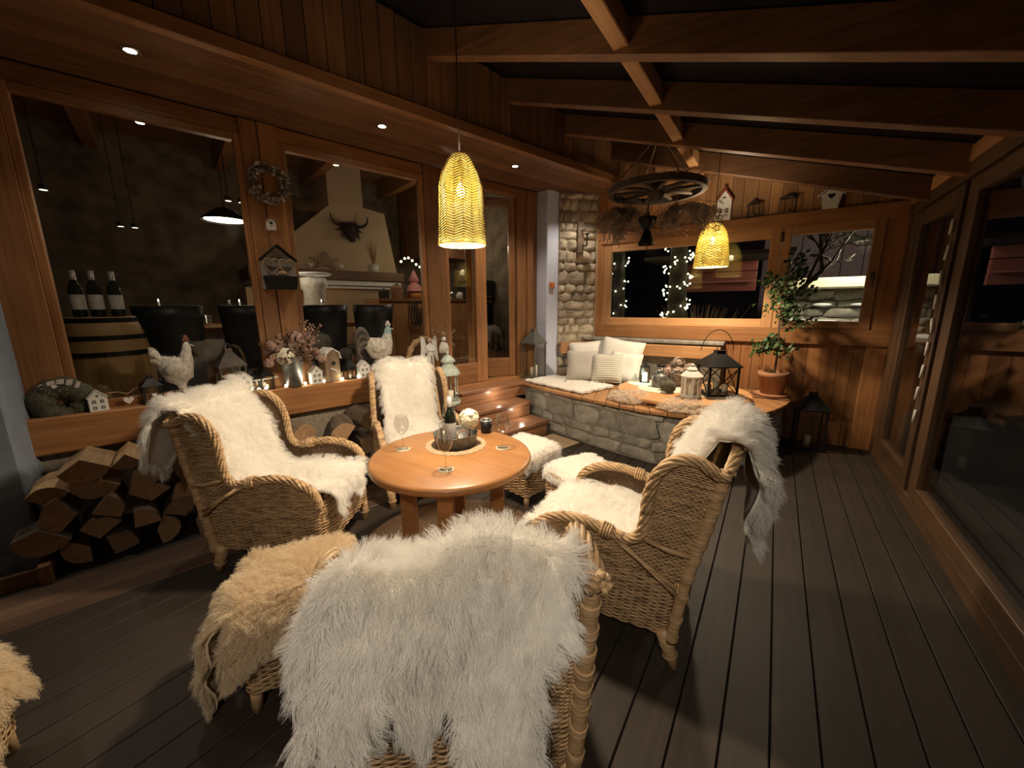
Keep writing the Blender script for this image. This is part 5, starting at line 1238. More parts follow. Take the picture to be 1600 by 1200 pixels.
# fairy lights along the sill
t = thing('fairy_lights', 'string of small fairy lights lying along the window sill', 'string lights', HF(-3.83, 0.6, .85), FACE)
m = MB(); pts = [HF(-3.835+.012*math.sin(k*1.7), -.1+k*.06, .856) for k in range(30)]; inv = t.matrix_basis.inverted(); MB().tube([inv @ p for p in pts], .0018, 4).build('wire', 'cable', t)
for s_, c in ((-.04, -3.84), (.50, -3.82), (.555, -3.835), (.705, -3.83), (.86, -3.83), (1.02, -3.835), (1.05, -3.83), (1.165, -3.83), (1.19, -3.84), (1.335, -3.85), (1.345, -3.84), (1.62, -3.86)):
    MB().ball((0, 0, 0), .0125, 8, 6).build('bulb', 'fairy_white', t, True, loc=inv @ HF(c, s_, .864))
    
for k, s_ in enumerate((.55, .86, 1.18)): lamp('fairy_glow', HF(-3.80, s_, .90), .25, (1, .9, .6), .02)
# on the posts
t = mossring('willow_wreath', 'grey wreath of leaves and cones hanging high on the wooden posts', HF(-3.885, 0.775, 2.53), .105, .022, (0, 0, FACE), 'twig', n=26); r = random.Random(3); m = MB()
for k in range(170):
    a = r.uniform(0, 6.28); R_ = .105+r.uniform(-.03, .035); p = Vector((R_*math.cos(a), -r.uniform(0, .03), R_*math.sin(a))); d = Vector((r.gauss(0, 1), r.gauss(-.5, .6), r.gauss(0, 1))).normalized(); u_ = d.orthogonal()*.018; w_ = d.cross(u_); m.add([p-u_, p-w_*.6, p+u_, p+w_*.6], [(0, 1, 2, 3)])
stuff(m.build('leaves', 'grey_leaf', t)); m = MB()
for k in range(8): a = 3.6+k*.3; m.ball((.11*math.cos(a), -.025, .11*math.sin(a)), .017, 7, 5)
m.build('cones', 'dry_flower', t, True); MB().tube([(0, -.0, .12), (0, 0.01, .16)], .002, 4).build('string', 'rope', t)
t = thing('tiny_birdhouse', 'tiny wooden birdhouse hanging on the posts below the wreath', 'birdhouse', HF(-3.90, 0.755, 2.17), FACE)
MB().prism([(-.030, 0), (.030, 0), (.038, .06), (0, .095), (-.038, .06)], -.018, .018, 'xz').build('body', 'white_wood', t, bevel=.002)
for s in (-1, 1): MB().box((0, 0, 0), (.068, .048, .006)).build('roof_slab', 'pine_x', t, loc=(s*.024, -.002, .080), rot=(0, s*.73, 0))
MB().lathe([(.0005, 0), (.011, 0)], 12, M=Matrix.Rotation(PI/2, 3, 'X')).build('hole', 'black', t, loc=(0, -.0195, .052)); MB().tube([(0, -.018, .03), (0, -.035, .03)], .003, 5).build('perch', 'pine_x', t); MB().tube([(0, 0, .09), (0, .008, .20)], .0015, 4).build('string', 'rope', t)
t = thing('feeder_box', 'dark grey gabled bird feeder with two willow hearts on the posts', 'bird feeder', HF(-3.905, 0.775, 1.70), FACE)
MB().prism([(-.125, 0), (.125, 0), (.125, .18), (0, .27), (-.125, .18)], .0, .012, 'xz').build('back', 'felt_grey', t)
MB().prism([(-.105, 0), (.105, 0), (.120, .085), (-.120, .085)], -.075, .0, 'xz').build('trough', 'black_metal', t, bevel=.003)
for s in (-1, 1): MB().box((0, 0, 0), (.165, .05, .010)).build('roof_slab', 'black_metal', t, loc=(s*.066, -.015, .232), rot=(0, s*.62, 0))
for s in (-1, 1):
    pts = [(s*.055+.058*math.sin(a)**3, -.03, .145+.06*(.8125*math.cos(a)-.3125*math.cos(2*a)-.125*math.cos(3*a)-.0625*math.cos(4*a))) for a in np.linspace(0, 2*PI, 26, endpoint=False)]
    m = MB(); m.tube(pts, .0075, 6, closed=True); m.build('willow_heart', 'rustic', t, True)
m = MB(); m.ball((0.015, -.04, .10), .03, 10, 6, (1.2, .8, .7)); m.build('nest', 'dry_grass', t, True)
SC = {'moss_wreath': .92, 'house_figurine': 1.28, 'heart_pendant': 1.3, 'black_lantern': 1.3, 'metal_house_lantern': (1.35, 1.2, 1.5), 'zinc_bucket': 1.3, 'dried_bouquet': 1.4, 'wooden_birdhouse': 1.28, 'red_house_figurine': 1.2,
      'hen_figurine': (.88, .95, 1.42), 'rooster_figurine': (1.12, 1.1, 1.42), 'straw_arch': 1.35, 'angel_figurine': 1.35, 'twig_figure': 1.4, 'willow_wreath': 1.12, 'tiny_birdhouse': 1.05, 'feeder_box': (1.05, 1.05, 1.3)}
for o in list(COL.objects):
    b = o.name.split('.')[0]
    if o.parent is None and b in SC: k = SC[b]; o.scale = (k, k, k) if not isinstance(k, tuple) else k
bpy.data.objects['dried_bouquet'].location.z += .05; bpy.data.objects['feeder_box'].location.z -= .01; bpy.data.objects['moss_wreath'].location.z -= .012
# ================================================================== FIREWOOD
WN = {0: 'bottom', 1: 'second', 2: 'third', 3: 'fourth', 4: 'fifth', 5: 'top'}
OR = ['first', 'second', 'third', 'fourth', 'fifth', 'sixth', 'seventh', 'eighth', 'ninth']
def logmesh(kind, r, L, seed):
    R_ = random.Random(seed); pts = []
    if kind == 'round': pts = [(r*(1+R_.uniform(-.08, .08))*math.cos(a), r*(1+R_.uniform(-.08, .08))*math.sin(a)) for a in np.linspace(0, 2*PI, 12, endpoint=False)]
    else:
        span = R_.uniform(1.5, 2.6); a0 = -span/2
        pts = [(-r*.75*R_.uniform(.7, 1.1), R_.uniform(-.15, .15)*r)]+[((r*1.45*math.cos(a)-r*.75), r*1.25*math.sin(a)) for a in np.linspace(a0, a0+span, 7)]
    return pts
def log(name, label, kind, c, s, z, r, L, ang, seed, group, end='logend', side='logtop', yaw=0.0):
    R_ = random.Random(seed); pts = logmesh(kind, r, L, seed); ca, sa = math.cos(ang), math.sin(ang); pts = [(x*ca-y*sa, x*sa+y*ca) for x, y in pts]
    t = thing(name, label, 'firewood log', HW(c, s, z), HROT+yaw, group); n = len(pts); m = MB(); rings = []
    for i, f in enumerate((0, .33, .66, 1)):
        rings += [(-L*f, x*(1+R_.uniform(-.06, .06)), y*(1+R_.uniform(-.06, .06))) for x, y in pts]
    fs = [(i*n+k, i*n+(k+1) % n, (i+1)*n+(k+1) % n, (i+1)*n+k) for i in range(3) for k in range(n)]
    m.add(rings, fs); m.build('side', side, t)
    m = MB(); m.add([(0.001, x, y) for _, x, y in rings[:n]], [tuple(range(n))]); m.build('cut_end', end, t); return t
WOODROWS = [(0.085, [-.62, -.40, -.19, .02, .22]), (0.22, [-.70, -.50, -.30, -.10, .11, .28]), (0.355, [-.64, -.44, -.24, -.04, .16]), (0.475, [-.66, -.46, -.26, -.06, .14]), (0.60, [-.50, -.30, -.11, .08])]
sd = 100
for ri, (z, ss) in enumerate(WOODROWS):
    for k, s_ in enumerate(ss):
        sd += 1; R_ = random.Random(sd); top = ri == 4
        if top and k < 2: a = PI/2+(-.25 if k == 0 else .2)*0-PI
        else: a = R_.uniform(0, 6.28)
        log('firewood_log', 'split firewood log, %s from the left in the %s row of the left woodpile' % (OR[k], WN[ri] if ri < 4 else 'top'), 'split', -3.30+R_.uniform(-.05, .05), s_+R_.uniform(-.02, .02), z+R_.uniform(-.012, .012), R_.uniform(.082, .105), .33, a, sd, 'split logs of the left woodpile', side='logtop' if ri >= 3 else 'bark')
for k, (s_, z, r_, kind, c, yaw, lab) in enumerate(((.72, .50, .105, 'round', -3.42, .35, 'bark covered round log lying on top behind the left armchair'), (1.04, .46, .10, 'split', -3.46, -.2, 'rough bark log in the middle of the rear woodpile'), (1.27, .50, .085, 'split', -3.50, .1, 'bark log topmost beside the back armchair'),
    (.98, .27, .10, 'split', -3.42, .2, 'split bark log with pale end below the rough one'), (1.22, .30, .11, 'split', -3.44, -.1, 'thick split log low beside the back armchair'), (.76, .29, .10, 'split', -3.45, .1, 'bark log under the round one behind the left armchair'), (.70, .09, .10, 'split', -3.45, 0, 'bottom left log of the rear woodpile'), (.95, .085, .10, 'split', -3.45, .1, 'bottom middle log of the rear woodpile'), (1.2, .09, .10, 'round', -3.45, 0, 'bottom right round log of the rear woodpile'), (1.46, .10, .10, 'split', -3.45, 0, 'bottom log behind the left wing of the back armchair'), (1.48, .30, .10, 'split', -3.5, .15, 'upper log behind the left wing of the back armchair'))):
    log('firewood_log', lab, kind, c, s_, z, r_, .36, k*1.3+.5, 300+k, 'bark logs of the rear woodpile', side='bark', yaw=yaw)
t = thing('wood_bin', 'low wooden bin edge with light strip at the left of the woodpile', 'wood bin', HW(-3.36, -.72, 0), HROT)
MB().box((0, 0, .06), (.30, .05, .12)).build('board', 'brown_x', t, bevel=.004); MB().box((.10, -.12, .05), (.03, .28, .10)).build('front', 'brown_y', t, bevel=.004)
m = MB(); m.tube([Vector(p) for p in spath([(0, 0, .42), (.05, .06, .47), (.07, .14, .455), (.03, .2, .40)], 12)], .005, 6); o = m.build('iron_hook', 'bronze', None, True, loc=HW(-3.22, 1.33, 0)); tag(o, 'curved iron handle sticking out beside the woodpile and table', 'handle')
# ================================================================== BENCH CORNER
BZ = 0.545
TRX, TRY, TRZ = -0.78, 4.50, BZ
t = thing('round_board', 'large round wooden board lying on the stone bench under the lanterns', 'board', (TRX, TRY, TRZ))
MB().lathe([(.0005, 0), (.50, 0), (.50, .03), (.0005, .03)], 30).build('foot', 'brown_x', t)
MB().lathe([(.0005, .03), (.665, .03), (.675, .045), (.675, .062), (.665, .07), (.0005, .07)], 64).build('disc', 'pine_x', t)
TT = TRZ+0.07
for i, (x, y, r, lab) in enumerate(((-1.22, 4.68, .20, 'pale lace doily under the glowing lantern on the round board'), (-0.98, 4.45, .24, 'pale lace doily under the dark jar on the round board'), (-0.45, 4.44, .22, 'pale lace doily under the black cross barred lantern'))):
    doily('lace_doily', lab, (x, y, TT+.001*i), r, 'doily_white', 18)
lantern('led_lantern', 'small dark lantern with a bright greenish white glow on the round board', (-1.24, 4.72, TT+.005), .105, .235, 'black_metal', .3, roof=.22, lit='led_green', candles=0)
lamp('led_lantern_light', (-1.24, 4.60, TT+.12), .5, (.85, 1, .8), .04)
t = thing('dark_jar', 'dark grey ceramic jar left of the green moss ball', 'jar', (-1.02, 4.52, TT+.005))
MB().lathe([(.0005, 0), (.078, 0), (.085, .02), (.083, .12), (.070, .14), (.045, .155), (.040, .18), (.046, .19), (.036, .19), (.034, .15), (.0005, .13)], 26).build('body', 'grey_metal', t, True)
o = MB().ball((0, 0, .065), .068, 16, 10).build('moss_ball', 'moss', None, True, loc=(-.86, 4.27, TT+.003)); tag(o, 'dark green moss ball before the dark jar', 'ball')
o = MB().ball((0, 0, .05), .052, 16, 10).build('moss_ball', 'moss', None, True, loc=(-.93, 4.36, TT+.003)); tag(o, 'smaller dark moss ball tucked against the dark jar', 'ball')
t = thing('candle_jar', 'small glass candle jar with black lid behind the dark jar', 'candle jar', (-1.10, 4.90, TT+.005))
MB().lathe([(.0005, 0), (.045, 0), (.047, .17), (.0005, .17)], 18).build('glass', 'lantern_glass', t, True); MB().lathe([(.0005, .172), (.05, .172), (.05, .20), (.03, .205), (.0005, .205)], 18).build('lid', 'black_metal', t, True); MB().lathe([(.0005, .005), (.03, .005), (.03, .12), (.0005, .122)], 14).build('candle', 'candle', t, True)
t = thing('hydrangea_basket', 'basket heaped with dried brown hydrangeas on the round board', 'basket', (-.86, 4.72, TT+.003)); m = MB()
MB().lathe([(.0005, 0), (.09, 0), (.12, .10), (.115, .10), (.085, .01), (.0005, .01)], 24).build('basket', 'bark', t, True)
for k, c in enumerate(((-.10, 0, .15), (.09, -.03, .15), (0, -.08, .15), (0, .06, .20), (-.02, 0, .25), (.10, .07, .18), (-.09, .09, .17))):
    m = MB(); m.ball(c, .062, 8, 6); petals(m, c, .072, 90, .02); m.build('dried_head', 'dry_flower' if k % 3 else 'dry_pink', t)
t = thing('white_lantern', 'white ceramic lantern with openwork windows in front on the round board', 'lantern', (-.64, 4.20, TT+.003), .3)
m = MB()
for k in range(8):
    a = k*PI/4; M_ = Matrix.Rotation(a, 3, 'Z'); m.box(M_ @ Vector((.088, 0, .11)), (.012, .026, .19), a)
m.lathe([(.0005, 0), (.102, 0), (.105, .02), (.095, .03), (.0005, .03)], 8); m.lathe([(.0005, .20), (.10, .20), (.108, .215), (.06, .26), (.045, .265), (.05, .28), (.03, .30), (.012, .31), (.018, .325), (.0005, .34)], 16); m.build('body', 'ceramic', t)
for k in range(8):
    a = k*PI/4+PI/8; M_ = Matrix.Rotation(a, 3, 'Z'); q = MB()
    for s in (-1, 1): q.tube([M_ @ Vector((.086, s*.026, .035)), M_ @ Vector((.086, s*.02, .13)), M_ @ Vector((.086, 0, .165)), M_ @ Vector((.086, -s*.02, .13))], .004, 4)
    q.build('tracery', 'ceramic', t)
MB().lathe([(.0005, .03), (.05, .03), (.05, .14), (.0005, .14)], 14).build('candle', 'candle', t, True)
lantern('cross_lantern', 'black metal lantern with crossed bars and peaked roof on the round board', (-.44, 4.46, TT+.005), .30, .50, 'black_metal', .55, cross=True, candles=3, roof=.40)
m = MB(); m.tube([(.17*math.cos(a), .05, .40+.26*math.sin(a)) for a in np.linspace(.2, PI-.2, 14)], .004, 5); m.build('handle', 'black_metal', bpy.data.objects['cross_lantern'])
# fur seat pads
for k, (x, y, lab) in enumerate(((-1.17, 4.03, 'round beige fur seat pad at the front left of the round board'), (-.66, 3.93, 'round beige fur seat pad at the front middle of the round board'))):
    def disc(U, V, k=k):
        a = 2*PI*V; r = .19*U*(1+.06*np.sin(3*a+k)); return np.stack([r*np.cos(a)*1.15, r*np.sin(a), .028*(1-U**3)+.012+0*V], -1)
    skin('fur_seat_pad', lab, 'seat pad', 'beige fur seat pads', disc, 10, 30, 2800, .060, mat='fur_grey', hide='hide_grey', loc=(x, y, BZ), rad=.0024, clump=.85, nclump=90, flip=1, lift=.8, edge=.4)
# white knitted throw on the bench
def throw(U, V):
    P00, P10, P11, P01 = [np.array(p) for p in ((-2.66, 4.28), (-1.72, 3.98), (-1.55, 4.52), (-2.50, 4.80))]
    p = (P00*(1-U)[..., None]+P10*U[..., None])*(1-V)[..., None]+(P01*(1-U)[..., None]+P11*U[..., None])*V[..., None]
    return np.concatenate([p, (.572+.006*np.sin(p[..., :1]*40)*np.sin(p[..., 1:]*44))], -1)
skin('white_throw', 'white fluffy knitted throw spread over the left end of the stone bench', 'throw', None, throw, 30, 20, 12000, .016, loc=(0, 0, 0), rad=.0012, clump=.5, lift=.6, edge=.2, curl=.006, thick=.015, flip=1)
# cushions
def cushion(name, label, loc, s, rz, lean, mat, roll=0.0, fringe=None, th=.11):
    t = thing(name, label, 'cushion', loc, rz, 'cushions on the bench'); n = 17; R_ = random.Random(label); ph = [R_.uniform(0, 6) for _ in range(4)]; m = MB()
    for sgn in (1, -1):
        def fn(a, b, sgn=sgn):
            u, v = 2*a-1, 2*b-1; k = 1-.07*(1-abs(v))*abs(u)**2; l = 1-.07*(1-abs(u))*abs(v)**2
            th_ = th*(max(0, 1-u**4)*max(0, 1-v**4))**.55*(1+.06*math.sin(4*u+ph[0])*math.sin(4*v+ph[1]))
            return (u*s/2*k, v*s/2*l, sgn*th_)
        m.grid(fn, n, n)
    M_ = Matrix.Rotation(PI/2-lean, 4, 'X') @ Matrix.Rotation(roll, 4, 'Z'); o = m.build('cover', mat, t, True)
    o.matrix_local = Matrix.Translation((0, 0, s/2*math.cos(lean)*.98)) @ M_
    if fringe:
        m = MB(); 
        for sx in (-1, 1):
            for k in range(34): y = (k/33-.5)*s; m.tube([(sx*s*.475, y, 0), (sx*s*.53, y+R_.uniform(-.006, .006), R_.uniform(-.01, .01))], .003, 3)
        f = m.build('fringe', fringe, t); f.matrix_local = o.matrix_local.copy(); stuff(f)
        m = MB()
        for sx in (-1, 1):
            for sy in (-1, 1): m.ball((sx*s*.49, sy*s*.49, 0), .022, 7, 5)
        f = m.build('tassel', fringe, t, True); f.matrix_local = o.matrix_local.copy()
    return t
cushion('cushion', 'large white cushion leaning in the corner behind the grey one', (-2.10, 5.03, .575), .50, .45, .32, 'linen_white', .10)
cushion('cushion', 'largest white cushion leaning tilted against the backrest board', (-1.66, 5.02, .56), .56, .05, .30, 'linen_white', -.14)
cushion('cushion', 'white fringed cushion half hidden behind the striped one', (-1.53, 4.86, .56), .40, .05, .34, 'linen_white', -.06, 'linen_white', .09)
cushion('cushion', 'grey linen cushion with fringed sides at the front left', (-2.05, 4.70, .575), .40, .38, .36, 'linen_grey', 0, 'linen_grey', .09)
cushion('cushion', 'beige and dark striped cushion beside the grey one', (-1.72, 4.74, .565), .385, .22, .36, 'linen_stripe', 0.02, 'linen_grey', .09)
# potted tree
t = thing('potted_tree', 'terracotta pot with a small leafy tree at the right end of the bench', 'plant', (.045, 4.98, BZ))
MB().lathe([(.0005, 0), (.155, 0), (.165, .018), (.16, .022), (.0005, .02)], 28).build('saucer', 'terracotta', t, True)
MB().lathe([(.0005, .02), (.105, .02), (.128, .19), (.142, .19), (.147, .255), (.135, .26), (.128, .225), (.0005, .225)], 30).build('pot', 'terracotta', t, True)
MB().lathe([(.0005, .232), (.128, .228)], 20).build('soil', 'soil', t)
m = MB(); r = random.Random(9); tips = []
m.tube([Vector(p) for p in spath([(0, 0, .2), (.01, 0, .5), (-.01, .01, .8), (.02, 0, 1.2), (.0, 0, 1.5)], 14)], [.012]*6+[.009]*5+[.006]*3, 7)
for k in range(26):
    z = r.uniform(.50, 1.45); a = r.uniform(0, 6.28); l = r.uniform(.08, .24)*(1 if z > .6 else .8); p0 = Vector((0, 0, z)); p1 = p0+Vector((math.cos(a)*l, math.sin(a)*l*.75, r.uniform(.02, .18)*(1 if z > .6 else -.2))); m.tube([p0, (p0+p1)/2+Vector((0, 0, .02)), p1], [.005, .004, .002], 4); tips += [(p0+p1)/2, p1, p1, p0.lerp(p1, .75)]
m.build('stem', 'twig', t)
m = MB()
for p in tips:
    for k in range(7):
        c = p+Vector((r.gauss(0, .045), r.gauss(0, .045), r.gauss(0, .04))); d = Vector((r.gauss(0, 1), r.gauss(0, 1), r.gauss(.3, .7))).normalized(); u_ = d.orthogonal().normalized()*.030*r.uniform(.7, 1.25); w_ = d.cross(u_)*.6; m.add([c-u_, c-w_+d*.004, c+u_, c+w_+d*.004], [(0, 1, 2, 3)])
stuff(m.build('leaves', 'leaf', t))
o = MB().box((0, 0, 0), (.36, .30, .016)).build('pot_board', 'brown_x', None, bevel=.003, loc=(.02, 4.98, BZ-.0)); tag(o, 'thin dark board under the terracotta pot', 'board'); o.location.z = BZ+.008
t.location.z += .018
# corner things
lantern('floor_lantern', 'large grey metal lantern with two candles standing on the top step', HW(-3.80, 3.72, .556), .235, .72, 'grey_metal', HROT+.1, candles=2, roof=.34)
lantern('floor_lantern', 'large black lantern standing on the deck at the right end of the bench', (.42, 5.12, 0), .26, .66, 'black_metal', .1, candles=1, roof=.34)
t = thing('wall_sconce', 'dark wooden wall sconce with iron candle arm on the stone wall', 'sconce', (A_+(B_-A_)*.52+nv*.07+Vector((0, 0, 2.42))), math.atan2(dv.y, dv.x))
MB().box((0, 0, 0), (.085, .05, .40)).build('board', 'bark', t, bevel=.006)
m = MB(); m.tube([(.03, -.03, -.10), (.03, -.12, -.12), (.03, -.15, -.10), (.03, -.15, .02)], .009, 6); m.tube([(0, -.03, .08), (.02, -.09, .09)], .007, 6); m.build('iron_arm', 'black_metal', t)
MB().lathe([(.0005, 0), (.03, 0), (.034, .012), (.0005, .012)], 12, (.03, -.15, .02)).build('drip_cup', 'black_metal', t)
SHZ, SHY = 2.475, YE-.02
o = house('red_roof_house', 'white house figurine with red roof and a heart on the shelf beam', (-.62, SHY-.01, SHZ), .145, .07, .33, 0, 'white_paint', 'red_roof', cols=2, rows=1, roofover=1.3)
m = MB()
for k in range(4): m.box((-.036+.024*k, -.0365, .052), (.012, .002, .022))
m.build('lettering', 'felt_grey', o)
lantern('shelf_lantern', 'small brown wooden lantern on the shelf right of the red roofed house', (-.33, SHY, SHZ), .105, .20, 'bronze', .25, roof=.28, group='lanterns on the shelf')
lantern('shelf_lantern', 'small brown open lantern standing in the middle of the shelf beam', (-.02, SHY, SHZ), .12, .21, 'bronze', -.3, roof=.25, glass=False, group='lanterns on the shelf')
t = thing('white_birdhouse', 'white birdhouse with heart shaped hole at the right of the shelf', 'birdhouse', (.345, SHY, SHZ), -.1)
MB().prism([(-.062, 0), (.062, 0), (.085, .13), (0, .20), (-.085, .13)], -.05, .05, 'xz').build('body', 'white_wood', t, bevel=.002)
for s in (-1, 1): MB().box((0, 0, 0), (.145, .12, .012)).build('roof_slab', 'white_wood', t, loc=(s*.055, 0, .172), rot=(0, s*.69, 0))
heartm(.030, .003).build('heart_hole', 'black', t, loc=(0, -.052, .118))
# ornament hanging in the narrow right door
t = thing('driftwood_garland', 'pale driftwood garland hanging on the narrow right door', 'garland', (.955, 4.08, 2.1))
for k in range(9):
    z = -.17*k; MB().tube([(0, random.uniform(-.03, .03), z), (-.005, random.uniform(-.03, .03), z-.10)], [.012, .008], 6).build('driftwood', 'white_wood', t, True)
MB().tube([(0.005, 0, .05), (0.005, 0, -1.5)], .002, 4).build('string', 'rope', t)

# ================================================================== INSIDE THE HOUSE
it = hempty('wall_inside', 'rough stone walls and dark ceiling of the lit room inside', 'wall')
hbox('back_wall', -9.4, -9.2, -4.5, 7.5, 0, 4.6, 'interior_stone', it, 0); hbox('side_wall', -9.2, -4.1, -4.7, -4.5, 0, 4.6, 'interior_stone', it, 0); hbox('end_wall', -9.2, -4.1, 5.6, 5.75, 0, 4.6, 'interior_stone', it, 0)
hbox('front_wall', -4.12, -4.05, -4.5, -0.86, 0, 4.6, 'interior_stone', it, 0); hbox('front_wall', -4.12, -4.05, 3.88, 5.6, 0, 4.6, 'interior_stone', it, 0); hbox('front_wall', -4.12, -4.05, -0.86, 3.88, 3.0, 4.6, 'brown_y', it, 0)
hbox('floor', -9.2, -4.02, -4.5, 5.6, .50, .56, 'brown_y', it, 0)
hbox('ceiling', -9.2, -4.0, -4.5, 5.6, 4.25, 4.35, 'brown_y', it, 0)
for k, s_ in enumerate((-2.2, -.6, 1.0, 2.4, 4.0)): hbox('ceiling_beam', -9.2, -4.05, s_, s_+.16, 3.95, 4.25, 'honey_x', it)
t = thing('fireplace', 'white plastered fireplace hood with timber mantel inside the house', 'fireplace', (0, 0, 0), HROT)
m = MB(); m.prism([(1.20, 2.25), (3.92, 2.25), (3.72, 3.44), (3.28, 3.50), (3.28, 4.25), (2.62, 4.25), (2.62, 3.45)], -9.2, -8.3, 'yz'); m.build('hood', 'plaster_white', t)
hbox('mantel', -9.2, -8.12, 1.15, 4.0, 2.06, 2.24, 'brown_y', t); hbox('moulding', -9.2, -8.18, 1.2, 3.95, 1.96, 2.05, 'white_paint', t); hbox('moulding', -9.2, -8.24, 1.2, 3.92, 1.90, 1.945, 'white_paint', t)
hbox('jamb', -9.2, -8.35, 2.4, 3.9, .56, 1.9, 'plaster_white', t); hbox('jamb', -9.2, -8.35, 1.1, 1.35, .56, 1.9, 'plaster_white', t); hbox('hearth', -9.2, -8.3, 1.35, 2.4, .56, 1.1, 'interior_stone', t)
m = MB()
for k in range(9): x = 1.5+k*.09; m.loft([(HW(-8.55, x, 1.1)*0+Vector((-8.55, x, 1.1)), Vector((.03, 0, 0)), Vector((0, .05, 0))), (Vector((-8.55, x+.01, 1.22)), Vector((.02, 0, 0)), Vector((0, .03, 0))), (Vector((-8.55, x, 1.32+.08*(k % 3))), Vector((.003, 0, 0)), Vector((0, .004, 0)))], 7)
f = m.build('fire', 'fire', t, True); stuff(f)
lamp('fire_light', HW(-8.2, 1.8, 1.35), 5, (1, .5, .2), .1)
t = thing('highland_head', 'dark shaggy horned cattle head trophy on the fireplace hood', 'trophy', HW(-8.25, 2.95, 3.06), HROT+PI/2); t.scale = (.72, .8, .8)
MB().loft([((0, 0, .10), Vector((.20, 0, 0)), Vector((0, .14, 0))), ((0, -.06, -.05), Vector((.17, 0, 0)), Vector((0, .14, 0))), ((0, -.14, -.24), Vector((.10, 0, 0)), Vector((0, .10, 0))), ((0, -.16, -.34), Vector((.07, 0, 0)), Vector((0, .07, 0)))], 12).build('head', 'highland', t, True)
for s in (-1, 1): MB().tube([Vector(p) for p in spath([(s*.12, -.03, .06), (s*.32, -.08, .05), (s*.46, -.1, .14), (s*.50, -.1, .30)], 12)], list(np.linspace(.05, .012, 12)), 8).build('horn', 'highland', t, True); MB().tube([(s*.15, -.03, 0), (s*.34, -.05, -.08)], [.05, .01], 6).build('ear', 'highland', t, True)
m = MB()
for k in range(260): p = Vector((random.uniform(-.19, .19), random.uniform(-.16, -.02), random.uniform(-.15, .14))); m.tube([p, p+Vector((p.x*.25, -.03, -.16))], [.007, .002], 3)
stuff(m.build('shaggy_hair', 'highland', t))
def ibox(name, lab, cat, c, s, z, size, mat, **kw):
    o = MB().box((0, 0, size[2]/2), size).build(name, mat, None, bevel=.006, loc=HW(c, s, z), rot=(0, 0, HROT)); return tag(o, lab, cat)
t = thing('star_ornament', 'wooden star ornament on the mantel inside', 'ornament', HW(-8.25, 2.45, 2.24), HROT+PI/2)
m = MB(); m.prism([(.30*(1 if k % 2 == 0 else .45)*math.cos(PI/2+k*PI/5)*(1), .17+.18*(1 if k % 2 == 0 else .45)*math.sin(PI/2+k*PI/5)) for k in range(10)], -.02, .02, 'xz'); m.build('star', 'rustic', t)
for s in (-1, 1): heartm(.05, .02).build('heart', 'white_wood', t, loc=(s*.28, -.03, .08))
t = thing('mantel_pots', 'dark potted twig arrangement at the left of the mantel', 'arrangement', HW(-8.3, 1.72, 2.24)); MB().lathe([(.0005, 0), (.10, 0), (.14, .12), (.0005, .12)], 14).build('pot', 'bracket_dark', t, True); MB().ball((0, 0, .2), .16, 9, 6, (1, 1, .7)).build('moss', 'moss', t, True)
t = thing('mantel_vase', 'pale pot with brown twigs at the right of the mantel', 'vase', HW(-8.3, 3.42, 2.24)); MB().lathe([(.0005, 0), (.09, 0), (.10, .16), (.0005, .16)], 14).build('pot', 'ceramic', t, True)
m = MB()
for k in range(14): a = random.uniform(0, 6.28); m.tube([(0, 0, .1), (.09*math.cos(a), .09*math.sin(a), .55+random.uniform(-.12, .1))], [.008, .003], 4)
m.build('twigs', 'rust', t)
t = thing('birch_lantern', 'white birch bark column lamp glowing before the fireplace', 'lamp', HW(-6.6, 1.75, 1.35))
m = MB(); m.lathe([(.0005, 0), (.15, 0), (.16, .2), (.15, .42), (.20, .52), (.18, .62), (.0005, .66)], 18); m.build('bark_column', 'birch', t, True)
m = MB(); m.lathe([(.24, .66), (.27, .68), (.24, .70), (.24, .66)], 22); m.build('ring', 'white_paint', t, True)
lamp('birch_spot', HW(-6.2, 1.2, 2.2), 5, MID, .05)
# dining table, chairs, barrel
t = thing('dining_table', 'long dining table set with glasses behind the dark chairs', 'table', HW(-6.1, .85, .56), HROT)
MB().box((0, 0, .74), (1.1, 3.3, .06)).build('tabletop', 'table', t, bevel=.01)
for sx in (-1, 1):
    for sy in (-1, 1): MB().box((sx*.45, sy*1.5, .36), (.1, .1, .71)).build('leg', 'honey_z', t)
def dchair(s_, w_, lab, c=-5.0):
    t = thing('dining_chair', lab, 'dining chair', HW(c, s_, .56), HROT, 'dark upholstered dining chairs')
    def Pf(a, b):
        y = (a-.5)*(w_*(.72+.28*b)); return (.05-.10*(1-(2*a-1)**2)*-1+.06*b, y, .05+.95*b)
    m = MB(); m.grid(Pf, 11, 9); o = m.build('backrest', 'dark_leather', t, True); sol = o.modifiers.new('s', 'SOLIDIFY'); sol.thickness = .05
    MB().box((-.25, 0, .42), (.5, w_*.75, .12)).build('seat', 'dark_leather', t, bevel=.02)
    for sx in (-.45, -.03):
        for sy in (-1, 1): MB().box((sx, sy*w_*.3, .18), (.04, .04, .36)).build('leg', 'black', t)
    return t
dchair(.02, .52, 'dark dining chair behind the hen figurine'); dchair(.62, .46, 'dark dining chair behind the wooden posts'); dchair(1.40, .50, 'dark dining chair left behind the rooster figurine'); dchair(1.97, .52, 'dark dining chair directly behind the rooster figurine')
t = thing('wine_barrel', 'pale oak wine barrel with dark hoops standing inside the left window', 'barrel', HW(-4.60, -.40, .56)); t.scale = (1, 1, .90)
prof = [(.20, 0), (.235, .15), (.262, .32), (.272, .50), (.262, .70), (.235, .88), (.20, 1.02)]; MB().lathe([(.0005, .01)]+prof+[(.19, 1.02), (.19, 1.0), (.0005, 1.0)], 26).build('body', 'barrel', t, True)
